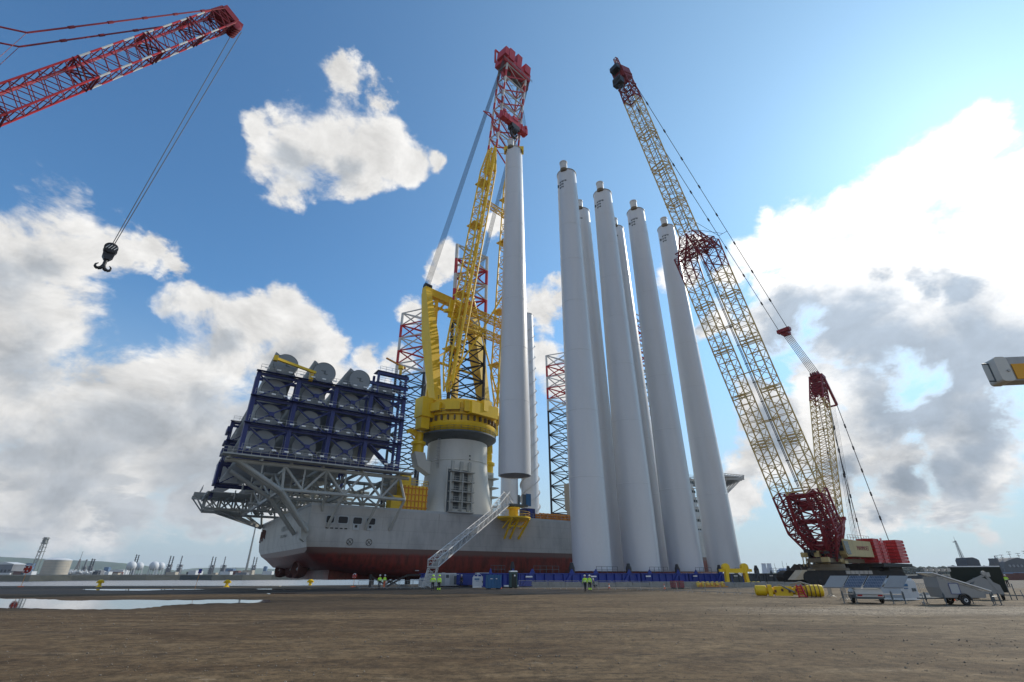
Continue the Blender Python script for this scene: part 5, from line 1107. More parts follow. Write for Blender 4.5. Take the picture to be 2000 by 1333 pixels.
for sg in (-1, 1):
    c_ = V((-58, 14, 0)) + LL*sg*4; MB().poly([c_ + lp_*x + UZ*z - LL*.7 for x, z in ((-5.5,.5),(-5,0),(5,0),(5.5,.5),(5.5,1.2),(5,1.7),(-5,1.7),(-5.5,1.2))], LL*1.4).build('crawler_track', 'crawler', rc)
HB = V((-41.1, 40.3, 31.6))
mb = MB(); hp0 = LH + lp_*1.6 - UZ*1.2
for dx in (-.62, -.5, .5, .62): mb.tube(HB + LL*dx + UZ*.6, hp0 + LL*dx*1.6 + lp_*(.35 if dx > 0 else -.2), .03, n=4)
mb.build('hoist_rope', 'cable', rc)
hkb = MB(); bs = V((.72, .69, 0)).normalized(); bf = V((.69, -.72, 0)).normalized()
HK = .8
hkb.poly([HB + bs*x*HK + UZ*z*HK - bf*.30 for x, z in ((-.45,.75),(.45,.75),(.62,.2),(.55,-.8),(.25,-1.25),(-.25,-1.25),(-.55,-.8),(-.62,.2))], bf*.60); hb = hkb.build('hook_block', 'black', rc)
mb = MB().lathe(HB + UZ*.28 - bf*.44, [(.44,0),(.58,.06),(.58,.22),(.44,.25)], 20, True, tuple(bf)); mb.lathe(HB + UZ*.28 + bf*.24, [(.44,0),(.58,.06),(.58,.22),(.44,.25)], 20, True, tuple(bf)); mb.build('sheave', 'black', hb)
mb = MB()
for k in range(4): mb.beam(HB + bf*.50 + bs*(-.40 + .22*k) + UZ*(.08), HB + bf*.50 + bs*(-.20 + .22*k) + UZ*(.60 - abs(k-1.2)*.08), .10, .04, tuple(bs))
mb.build('warning_stripe', 'lamp_white', hb)
mb = MB(); mb.tube(HB - UZ*.9, HB - UZ*1.7, .16, n=10); prev = None
for sg in (-1, 1):
    pts = [HB - UZ*1.6, HB - UZ*1.98 + bs*sg*.12, HB - UZ*2.14 + bs*sg*.36, HB - UZ*2.03 + bs*sg*.60, HB - UZ*1.75 + bs*sg*.62, HB - UZ*1.55 + bs*sg*.44]
    for i, r_ in zip(range(5), (.16, .18, .16, .12, .08)): mb.tube(pts[i], pts[i+1], r_, (.18, .16, .12, .08, .04)[i], n=8)
mb.build('hook', 'black', hb, True)
# ---------------- telescopic arm end at the right edge ----------------
t = thing('access_platform_arm', 'grey telescopic arm end with an orange panel entering at the right edge of the sky', 'lift arm', (19, 12.5, 0))
ta = P(1938, 727, 12.0); tb = ta + V((4.4, -.7, -.05)); ad = (tb - ta).normalized(); au = V((0,0,1)); ah = (P(1938, 703, 12).z - P(1938, 749, 12).z)
asd = ad.cross(au).normalized(); mb = MB().poly(rrect(ta + ad*.14 - asd*.22, ad, au, .30, ah, .08), asd*.44); mb.build('end_cap', 'pedestal', t, True)
mb = MB().beam(ta + ad*.26, tb, .40, ah*.96, tuple(au)); mb.build('arm', 'steel', t)
a_, b_ = ta + ad*.34, ta + ad*3; mb = MB().beam(a_ - au*ah*.13 + asd*(.215 if (asd.y < 0) else -.215), b_ - au*ah*.13 + asd*(.215 if asd.y < 0 else -.215), .02, ah*.62, tuple(au)); mb.build('orange_panel', 'orange_panel', t)
mb = MB(); 
for dz in (.34, -.38): mb.tube(ta + ad*.05 + au*ah*dz, ta - ad*.16 + au*ah*dz, .02)
mb.tube(ta - ad*.01 + au*ah*.34, ta - ad*.01 - au*ah*.38, .022); mb.build('bracket', 'gray_frame', t)
MB().lathe(ta + ad*.21 - au*ah*.08 + asd*(.22 if asd.y < 0 else -.22), [(.035,0),(.035,.03)], 12, True, tuple(asd if asd.y < 0 else -asd)).build('pin', 'steel', t)
mb = MB().beam(tb - UZ*.2, V((17.6, 10.2, 1.2)), .3, .35); mb.box((18.6, 10.2, .9), (2.0, 3.4, .8)); 
for sx_ in (-1.2, 1.2):
    for sy_ in (-1.4, 1.4): mb.lathe((18.6 + sx_ - .2, 10.2 + sy_, .5), [(.3,0),(.5,.02),(.5,.38),(.3,.4)], 18, True, (1,0,0))
mb.build('base', 'gray_frame', t)

# ---------------- people ----------------
def skinned(name, mat, pts, edges, parent, sub=1):
    me = bpy.data.meshes.new(name); me.from_pydata([p[0] for p in pts], edges, []); o = bpy.data.objects.new(name, me); C.collection.objects.link(o)
    m = o.modifiers.new('s', 'SKIN'); m.use_smooth_shade = True
    for i, p in enumerate(pts): sv = me.skin_vertices[0].data[i]; r = p[1]; sv.radius = (r, r) if isinstance(r, (int, float)) else r; sv.use_root = i == 0
    if sub: ss = o.modifiers.new('u', 'SUBSURF'); ss.levels = sub; ss.render_levels = sub
    bpy.context.view_layer.update(); dg_ = bpy.context.evaluated_depsgraph_get(); nm = bpy.data.meshes.new_from_object(o.evaluated_get(dg_)); bpy.data.objects.remove(o)
    nm.materials.clear(); nm.materials.append(MATS[mat]); nm.name = name; ob = bpy.data.objects.new(name, nm); C.collection.objects.link(ob); ob.parent = parent
    for p in nm.polygons: p.use_smooth = True
    return ob
def person(label, loc, rz, pose='stand', top='hi_vis', legs='dark_cloth', helmet='white', cuffs=False, h=1.78, group=None):
    t = thing('person', label, 'person', (0,0,0), group); k = h/1.78
    cr = pose == 'crouch'; walk = pose == 'walk'; lean = .0
    hz = .95 if not cr else .42
    pel = V((0,0,hz)); ch = V((0, .03 if not cr else .22, hz + .42)); nk = V((0, .03 if not cr else .30, hz + .56)); hdv = V((0, .05 if not cr else .36, hz + .70))
    J = {}
    for s in (-1, 1):
        st = (.16 if walk else .03)*s
        J['hip', s] = V((.10*s, 0, hz - .03)); J['kn', s] = V((.11*s, .04 + st, hz - .46)) if not cr else V((.16*s, .38, .46)); J['an', s] = V((.11*s, st*1.6, .09)) if not cr else V((.14*s, .05 + .12*s, .09)); J['to', s] = J['an', s] + V((.02*s, .17, -.05))
        J['sh', s] = V((.185*s, ch.y, ch.z + .06)); 
        if pose == 'phone' and s == 1: J['el', s] = J['sh', s] + V((.06, .10, -.27)); J['ha', s] = J['el', s] + V((-.10, .18, .22))
        elif pose == 'hips': J['el', s] = J['sh', s] + V((.17*s, -.05, -.24)); J['ha', s] = J['el', s] + V((-.15*s, .12, -.16))
        elif cr: J['el', s] = J['sh', s] + V((.05*s, .14, -.24)); J['ha', s] = J['el', s] + V((-.04*s, .22, -.08))
        else: J['el', s] = J['sh', s] + V((.06*s, -.02 - st*.5, -.29)); J['ha', s] = J['el', s] + V((.0, .10 - st*.5, -.24))
    pts = [(pel, (.15, .11)), (pel.lerp(ch, .5), (.13, .10)), (ch, (.16, .11)), (nk, .055), (hdv, (.075, .09)), (hdv + V((0,.0,.10)), (.08, .095)), (hdv + V((0,0,.17)), (.05, .06))]; ed = [(0,1),(1,2),(2,3),(3,4),(4,5),(5,6)]
    for s in (-1, 1):
        b = len(pts); pts += [(J['hip', s], .095), (J['kn', s], .06), (J['an', s], .042), (J['to', s], .035)]; ed += [(0,b),(b,b+1),(b+1,b+2),(b+2,b+3)]
        b = len(pts); pts += [(J['sh', s], .06), (J['el', s], .043), (J['ha', s], .028)]; ed += [(2,b),(b,b+1),(b+1,b+2)]
        d = (J['ha', s] - J['el', s]).normalized(); palm = J['ha', s] + d*.08; c = len(pts); pts += [(palm, (.035, .018))]; ed += [(b+2, c)]
        for f in range(4): q = palm + d*(.075 - .012*abs(f-1.4)) + V((.0, .02*(f-1.5), -.01)); pts += [(q, .009)]; ed += [(c, len(pts)-1)]
        pts += [(palm + V((-.03*s, .045, .0)), .011)]; ed += [(c, len(pts)-1)]
    pts = [(tuple(p*k), (r if isinstance(r, tuple) else (r, r))) for p, r in pts]; skinned('body', 'skin', pts, ed, t)
    n = MB(); fc = hdv*k; n.box(fc + V((0, .105, .05))*k, (.025, .03, .04)); n.box(fc + V((0, .095, -.0))*k, (.05, .015, .012)); n.box(fc + V((-.032, .092, .075))*k, (.02, .012, .012)); n.box(fc + V((.032, .092, .075))*k, (.02, .012, .012)); n.build('face', 'skin', t)
    q = [(pel + V((0,0,-.02)), (.17, .13)), (pel.lerp(ch, .5), (.155, .125)), (ch, (.19, .135)), (nk - V((0,0,.03)), .075)]; e2 = [(0,1),(1,2),(2,3)]
    for s in (-1, 1): b = len(q); q += [(J['sh', s], .08), (J['el', s], .062), (J['ha', s], .048)]; e2 += [(2,b),(b,b+1),(b+1,b+2)]
    jk = skinned('jacket', top, [(tuple(p*k), r) for p, r in q], e2, t)
    if top != 'dark_cloth':
        mb = MB()
        for z in (.14, .28): c_ = pel.lerp(ch, z/.42)*k; mb.lathe(c_ - V((0,0,.02)), [(.172, 0), (.176, .02), (.172, .045)], 16, False)
        mb.build('reflective_band', 'lamp_white', jk)
    q = [(pel, (.165, .125))]; e2 = []
    for s in (-1, 1): b = len(q); q += [(J['hip', s], .11), (J['kn', s], .082), (J['an', s] + V((0,0,.03)), .065)]; e2 += [(0,b),(b,b+1),(b+1,b+2)]
    tr = skinned('trousers', legs, [(tuple(p*k), r) for p, r in q], e2, t)
    mb = MB()
    for s in (-1, 1): a_ = J['an', s]*k; mb.beam(a_ + V((0,-.07,-.03)), J['to', s]*k + V((0,.06,-.005)), .10, .09); 
    mb.build('boot', 'black', t)
    if cuffs:
        mb = MB()
        for s in (-1, 1): mb.tube(J['kn', s].lerp(J['an', s], .35)*k, (J['an', s] + V((0,0,.04)))*k, .088, .075, 10)
        mb.build('gaiter', 'hi_vis', tr)
    hp_ = (hdv + V((0,.0,.08)))*k; mb = MB().lathe(hp_, [(.16, 0), (.135, .03), (.13, .08), (.10, .13), (.04, .155), (.005, .16)], 16); mb.lathe(hp_ + V((0,.06,0)), [(.12, 0), (.12, .015)], 12); mb.build('helmet', helmet, t, True)
    t.location = loc; t.rotation_euler = (0,0,rz); return t
person('person in bright yellow jacket and dark trousers, left of the pair under the dark hull', G(740, 1150.5), .5)
person('person in yellow jacket and orange trousers, under the dark hull at the barriers', G(750, 1150), 1.0, legs='hi_orange')
person('person in yellow jacket and dark trousers, left of the pair at the gangway foot', G(844.5, 1154.5), .2, pose='hips', helmet='hi_vis')
person('person in yellow jacket with yellow lower legs, right of the pair at the gangway foot', G(856.5, 1154.8), -.3, cuffs=True, helmet='hi_vis')
person('person in dark clothes standing between the white cabinets and the white cube tank', G(901, 1148), 2.8, top='dark_cloth')
person('person in yellow jacket with dark trousers, left of the two close together before the towers', G(1143.5, 1155), .1, pose='walk')
person('person in yellow jacket with yellow lower legs, right of the close two before the towers', G(1152.5, 1154.5), -.5, cuffs=True)
person('person crouching in a dull green jacket at the barriers beside the two people in yellow', G(1164, 1149.5), 1.6, pose='crouch', top='toilet_green')
person('person in yellow jacket leaning forward at the far right beyond the dark green panel', G(1971, 1147.3), -1.2, pose='phone')

# ---------------- crowd barriers ----------------
def barrier():
    t = thing('crowd_barrier', '', 'barrier', (0,0,0)); mb = MB(); r = .024
    mb.path([(-1.1,0,.18),(-1.1,0,1.0),(-1.0,0,1.1),(1.0,0,1.1),(1.1,0,1.0),(1.1,0,.18),(-1.1,0,.18)], r, 6); mb.build('frame', 'steel', t); mb = MB()
    for k in range(1, 15): mb.tube((-1.1+k*.147,0,.18), (-1.1+k*.147,0,1.1), .010, n=4)
    mb.build('bar', 'steel', t); mb = MB()
    for x in (-.75, .75): mb.path([(x,-.3,0),(x,0,.2),(x,.3,0)], r, 5)
    mb.build('foot', 'steel', t); return t
bar0 = barrier(); nb = 0; ORD = ['leftmost ', 'second ', 'third ', 'fourth ', 'fifth ', 'sixth ', 'seventh ', 'eighth ', 'ninth ', 'tenth ', 'eleventh ', 'twelfth ', 'thirteenth ', 'fourteenth ', 'fifteenth ', 'sixteenth ', 'rightmost ']
def put_bar(a, b, n, desc):
    global nb
    for k in range(n):
        p = a.lerp(b, (k + .5)/n); o = bar0 if nb == 0 else dup(bar0, (0,0,0)); nb += 1; o.location = p; o.rotation_euler = (0, 0, math.atan2((b-a).y, (b-a).x) + random.uniform(-.04, .04)); o['label'] = desc.replace('one of the', ORD[k] + ('of the')); o['group'] = desc.replace('one of the ', '')
put_bar(G(1012, 1150.5), G(1230, 1153), 7, 'one of the steel crowd barriers in the row before the towers')
put_bar(G(1230, 1153), G(1478, 1163.5), 9, 'one of the steel crowd barriers curving towards the yellow beam')
put_bar(G(700, 1150.5), G(832, 1150.8), 5, 'one of the steel crowd barriers under the dark hull')
put_bar(G(1612, 1164), G(1668, 1176), 2, 'one of the steel crowd barriers right of the long yellow beam')
put_bar(G(1768, 1164), G(1826, 1166), 3, 'one of the steel crowd barriers between the two near solar trailers')

# ---------------- quay blocks ----------------
bl0 = None
for k in range(17):
    px = 1018 + k*33; p = G(px + 3, 1147.2)
    mb = MB().poly([(-1.35,-.35,0),(1.35,-.35,0),(1.35,-.35,.15),(1.3,-.22,.75),(-1.3,-.22,.75),(-1.35,-.35,.15)], (0,.55,0)); 
    if bl0 is None: bl0 = mb.build('concrete_block', 'concrete'); o = bl0
    else: o = bl0.copy(); C.collection.objects.link(o)
    o.location = p; o.rotation_euler = (0,0,random.uniform(-.02,.02)); o.scale = (1.02, 1, random.choice((1, 1, .92, 1.08)))
    tag(o, ORD[k] + 'pale concrete kerb block in the line before the tower frames', 'concrete block', 'concrete blocks before the tower frames')
# ---------------- site equipment by the quay ----------------
def gbox(name, label, cat, px, py, w, d, h, mat, parts=(), rz=.25, z0=.15):
    p = G(px, py); t = thing(name, label, cat, (0,0,0)); MB().box((0, d/2, z0 + h/2), (w, d, h)).build('shell', mat, t)
    for nm, m_, boxes in parts:
        mb = MB()
        for c_, s_ in boxes: mb.box(c_, s_)
        mb.build(nm, m_, t)
    if z0 > .05: mb = MB(); mb.box((-w*.35, d/2, z0/2), (w*.2, d*.9, z0)); mb.box((w*.35, d/2, z0/2), (w*.2, d*.9, z0)); mb.build('skid', 'black', t)
    t.location = p; t.rotation_euler = (0,0,rz); return t
gbox('site_cabinet', 'white site cabinet at the gangway foot, behind the pair in yellow', 'cabinet', 844, 1147.5, 2.2, 1.6, 1.9, 'container', (('door', 'hull_light', [((-.5, -.02, 1.1), (.9, .05, 1.6)), ((.5, -.02, 1.1), (.9, .05, 1.6))]),))
gbox('generator', 'long pale grey generator box right of the pair at the gangway foot', 'generator', 873, 1146.5, 3.0, 1.8, 1.95, 'container', (('door', 'hull_light', [((-.9, -.02, 1.1), (1.0, .05, 1.6)), ((.9, -.02, 1.1), (1.0, .05, 1.6))]), ('grille', 'gray_frame', [((0, -.02, 1.6), (.5, .05, .5))])))
gbox('generator', 'narrow grey generator box between the long generator and the person in dark', 'generator', 890, 1146.5, 1.0, 1.6, 1.8, 'hull_light', (('door', 'gray_frame', [((0, -.02, 1.0), (.7, .05, 1.3))]),))
gbox('site_cabinet', 'white cabinet behind the white cube tank and the blue tank near the gangway', 'cabinet', 946, 1147, 2.6, 1.8, 2.0, 'container', (('door', 'hull_light', [((-.6, -.02, 1.1), (1.0, .05, 1.6))]),))
gbox('blue_tank', 'ribbed blue steel skip with white marks beside the white cube tank', 'skip', 966, 1151.5, 2.0, 1.6, 1.7, 'blue_box', (('rib', 'blue_box', [((-.8 + .4*k, -.05, 1.0), (.09, .12, 1.6)) for k in range(5)]), ('marking', 'lamp_white', [((-.45, -.06, 1.35), (.35, .05, .1)), ((.3, -.06, 1.35), (.3, .05, .12))])))
t = gbox('portable_toilet', 'dark green portable toilet with a pale roof at the left end of the barriers', 'toilet', 1004, 1149.5, 1.1, 1.1, 2.1, 'toilet_green', (('door', 'dark_green', [((0, -.02, 1.1), (.75, .05, 1.8))]), ('sign', 'lamp_white', [((.1, -.05, 1.75), (.22, .03, .22))])))
r_ = MB().quadring([[V(p) for p in ((-.6,-.05,2.25),(.6,-.05,2.25),(.6,1.15,2.25),(-.6,1.15,2.25))], [V(p) for p in ((-.5,.1,2.42),(.5,.1,2.42),(.5,1.0,2.42),(-.5,1.0,2.42))]])
rr_ = r_.build('roof', 'white'); rr_.parent = t
def cube_tank(label, loc, rz, s=1.0):
    t = thing('fuel_cube', label, 'tank', (0,0,0)); mb = MB(); mb.poly([(-1.1,-1,.2),(1.1,-1,.2),(1.15,-1,.4),(1.15,-1,1.5),(1.0,-1,1.7),(-1.0,-1,1.7),(-1.15,-1,1.5),(-1.15,-1,.4)], (0,2,0)); mb.build('tank_body', 'container', t)
    m = MB().box((0,0,.12), (2.2,2,.16)); m.build('base', 'lamp_white', t); m = MB(); m.box((-.45,-1.03,1.3),(.8,.04,.22)); m.box((-.4,-1.03,1.02),(.5,.04,.07)); m.build('lettering', 'blue_box', t)
    m = MB(); m.box((.5,-1.03,.9),(.22,.04,.28)); m.box((.8,-1.03,.9),(.2,.04,.25)); m.build('label_plate', 'gray_frame', t); m = MB()
    for x in (-.9, -.3, .3, .9): m.box((x, 0, 1.78), (.12, 1.8, .16))
    m.lathe((.5,0,1.7), [(.25,0),(.25,.15)], 14); m.build('lid', 'container', t); t.location = loc; t.rotation_euler = (0,0,rz); t.scale = (s,)*3; return t
cube_tank('small white cube fuel tank beside the blue skip near the gangway', G(936, 1148.5), .1, .95)
cube_tank('small white cube tank left of the gangway foot at the barriers', G(828, 1147), .3, .75)
cube_tank('big white cube fuel tank between the two near solar trailers', G(1761, 1172.5), .35, .88)
# cones
cone0 = thing('traffic_cone', '', 'cone', (0,0,0)); MB().lathe((0,0,0), [(.2,.04),(.15,.05),(.03,.72)], 16).build('cone', 'hi_orange', cone0, True); MB().box((0,0,.02), (.42,.42,.04)).build('base', 'black', cone0); MB().lathe((0,0,0), [(.112,.32),(.085,.47)], 16, False).build('reflective_band', 'lamp_white', cone0)
for i, (px, py, lb) in enumerate(((1190, 1151, 'orange traffic cone just right of the crouching person'), (1298, 1151.5, 'orange traffic cone below the third standing tower'), (978, 1150.5, 'orange traffic cone beside the blue skip'), (1862, 1174, 'orange traffic cone under the dark green panel'))):
    o = cone0 if i == 0 else dup(cone0, (0,0,0)); o.location = G(px, py); o['label'] = lb
gbox('pallet_load', 'dark red wrapped pallet beside the yellow rollers below the third tower', 'pallet', 1328, 1150.5, 1.6, 1.2, .9, 'dark_red', (('strap', 'black', [((0, -.01, .6), (.08, .06, .9))]),))
# bollards
def bollard(label, p):
    t = thing('mooring_bollard', label, 'bollard', tuple(p)); s = .75
    MB().lathe(p, [(.62*s,0),(.62*s,.06),(.36*s,.14),(.30*s,.55),(.50*s,.72),(.56*s,.92),(.42*s,1.05),(.1,1.1)], 20).build('post', 'yellow', t, True)
    MB().beam(p + V((-.75*s,0,.72)), p + V((.75*s,0,.72)), .26, .26).build('horn', 'yellow', t)
for px, py, lb in ((193, 1147, 'yellow mooring bollard on the far left of the quay edge'), (442, 1147, 'yellow mooring bollard on the quay edge, left of the ship stern'), (605, 1145.5, 'yellow mooring bollard on the quay edge under the ship stern')): bollard(lb, G(px, py))
def lifebuoy(label, px, py, sc=1.0, mat='hi_orange'):
    p = G(px, py); t = thing('lifebuoy_stand', label, 'lifebuoy', tuple(p)); h = 2.0*sc
    MB().tube(p, p + UZ*h, .035).build('post', 'orange', t); MB().lathe(p, [(.42,0),(.42,.08),(.1,.12)], 14).build('base', 'hi_orange', t)
    c = p + UZ*(h + .35*sc); b = MB(); b.lathe(c + V((0,.06,0)), [(.50*sc,0),(.56*sc,.04),(.56*sc,.14),(.46*sc,.2)], 24, True, (0,-1,0)); hs_ = b.build('housing', 'lifebuoy', t, True)
    m = MB()
    for k in range(24): a, b_ = R(k*15), R(k*15+15); m.tube(c + V((math.cos(a)*.36*sc, -.18, math.sin(a)*.36*sc)), c + V((math.cos(b_)*.36*sc, -.18, math.sin(b_)*.36*sc)), .09*sc)
    m.build('ring', 'dark_red', t, True); m = MB()
    for k in range(4): a = R(k*90+45); m.box(c + V((math.cos(a)*.36*sc, -.2, math.sin(a)*.36*sc)), (.14*sc,.2,.14*sc))
    m.build('ring_patch', 'lamp_white', t); m = MB(); m.lathe(c + UZ*.42*sc, [(.34*sc,0),(.28*sc,.10*sc),(.05,.16*sc)], 14); m.build('hood', 'white', t, True)
lifebuoy('red lifebuoy with white hood on an orange stand at the far left', 40.5, 1147, 1.15); lifebuoy('red lifebuoy stand against the dark hull left of the people', 690, 1147, .7); 
t = thing('sign_post', 'thin leaning post with a small dark sign at the left quay edge', 'sign', tuple(G(381, 1150))); p = G(381, 1150); MB().tube(p, p + V((.1,0,2.3)), .03).build('post', 'orange', t); MB().box(p + V((.1,0,2.35)), (.5,.05,.6)).build('sign_plate', 'blue_frame', t)
t = thing('dark_strut_frame', 'black A-shaped steel strut lying under the hull beside the two people', 'steel frame', tuple(G(725, 1146))); p = G(722, 1147); mb = MB(); mb.beam(p, p + UZ*1.9, .35, .35, (1,0,0)); mb.beam(p + UZ*1.6, p + V((2.6,.3,.3)), .25, .25); mb.build('strut', 'black', t); mb = MB(); p2 = G(752, 1148); mb.beam(p2, p2 + V((3.2,1,1.8)), .25, .3); mb.beam(p2 + V((3.2,1,1.8)), p2 + V((5.4,1,1.8)), .25, .3); mb.build('ramp_arm', 'black', t)

# ---------------- yellow lifting gear ----------------
p = G(1442, 1146.5); t = thing('lifting_arch', 'yellow arch-shaped lifting frame with rounded horns, right of the rightmost tower', 'lifting frame', tuple(p)); X = V((1,0,0))
mb = MB()
for sx_ in (-1, 1):
    mb.beam(p + X*1.75*sx_ + UZ*.0, p + X*1.55*sx_ + UZ*2.9, .5, .9, (0,1,0)); mb.lathe(p + X*1.6*sx_ + UZ*3.0 + V((0,-.4,0)), [(.4,0),(.62,.05),(.62,.75),(.4,.8)], 18, True, (0,1,0)); mb.box(p + X*2.3*sx_ + UZ*2.5, (.9, .5, .45))
mb.beam(p - X*1.6 + UZ*2.45, p + X*1.6 + UZ*2.45, .8, .7); mb.beam(p - X*1.3 + UZ*.3, p + X*1.3 + UZ*.3, .7, .3)
mb.build('frame', 'yellow', t, True); mb = MB()
mb.beam(p + X*.3 + UZ*2.1 - V((0,.5,0)), p + X*.75 + UZ*1.7 - V((0,.5,0)), .12, .3); mb.build('plate', 'lamp_white', t)
mb = MB()
for sx_ in (-1, 1): mb.path([p + X*.9*sx_ + UZ*1.9 - V((0,.3,0)), p + X*.95*sx_ + UZ*.9 - V((0,.4,0)), p + X*.6*sx_ + UZ*.2 - V((0,.5,0))], .06)
mb.build('sling', 'blue_frame', t)
for (px, py, n, lb) in ((1392, 1147.5, 6, 'heap of small yellow rollers and shackles left of the yellow arch frame'), (1478, 1147, 3, 'low yellow roller pieces right of the yellow arch frame')):
    p = G(px, py); t = thing('roller_set', lb, 'rollers', tuple(p)); mb = MB()
    for k in range(n): mb.lathe(p + V((-n*.38 + k*.78, random.uniform(-.2,.2), .4)), [(.25,-.3),(.42,-.28),(.45,.2),(.3,.3)], 14, True, (1,.2*(k % 3-1),.1))
    mb.build('roller', 'yellow', t, True); mb = MB()
    for k in range(n): mb.box(p + V((-n*.36 + k*.78, -.45, .25 + .25*(k % 2))), (.3, .12, .3))
    mb.box(p + V((0,0,.1)), (n*.8, .7, .14)); mb.build('clip', 'orange', t)
pa, pb = G(1474, 1165.5), G(1612, 1167.5); t = thing('spreader_beam', 'long yellow tubular spreader beam lying on the ground before the crawler crane', 'spreader beam', tuple((pa+pb)/2)); dx = (pb - pa).normalized(); dy = V((-dx.y, dx.x, 0)); L_ = (pb - pa).length
mb = MB(); at_ = lambda x, y, z: pa + dx*x + dy*y + UZ*z
mb.lathe(at_(.1, 0, .52), [(.2,0),(.42,.08),(.46,.2),(.46,1.0),(.40,1.05)], 20, True, tuple(dx)); mb.lathe(at_(L_-1.5, 0, .55), [(.40,0),(.50,.1),(.52,1.2),(.46,1.42),(.2,1.5)], 20, True, tuple(dx)); mb.lathe(at_(1, 0, .5), [(.30,0),(.30,L_-2.4)], 16, True, tuple(dx))
mb.box(at_(1.45, -.1, .55), (.35, 1.1, .95), dx, dy); mb.box(at_(2.6, 0, .5), (1.5, .7, .8), dx, dy); mb.box(at_(4.4, 0, .55), (1.6, .75, .75), dx, dy); mb.build('beam', 'yellow', t, True)
mb = MB()
for k in range(4): mb.lathe(at_(L_-1.5 + .35*k, 0, .55), [(.53,0),(.55,.04),(.53,.08)], 20, False, tuple(dx))
for k in range(7): mb.box(at_(1.9 + .6*k, -.42, .5 + .1*(k % 2)), (.18, .1, .22), dx, dy)
mb.build('pad_eye', 'far_rust', t); mb = MB(); mb.path([at_(2.3,-.2,1.1), at_(2.9,-.5,.75), at_(3.5,-.6,.4)], .07); mb.path([at_(3.2,0,1.05), at_(4.2,.1,1.28), at_(5.2,0,.95)], .08); mb.path([at_(2.2,.1,1.0), at_(3.4,.2,.9), at_(5.6,.1,1.0)], .05); mb.build('sling', 'concrete', t)
t = thing('red_trestle', 'bright red steel trestle leaning on the long yellow spreader beam', 'trestle', tuple(at_(4.1, -.9, 0))); mb = MB(); mb.beam(at_(3.75, -1.0, 0), at_(3.75, -.6, 1.05), .12, .12); mb.beam(at_(4.35, -1.0, 0), at_(4.1, -.6, 1.05), .12, .12); mb.build('leg', 'red', t); mb = MB()
for k in range(5): mb.beam(at_(3.75, -1.0 + .08*k, .12 + .2*k), at_(4.35 - .05*k, -1.0 + .08*k, .12 + .2*k), .2, .1)
mb.build('rung', 'red', t)

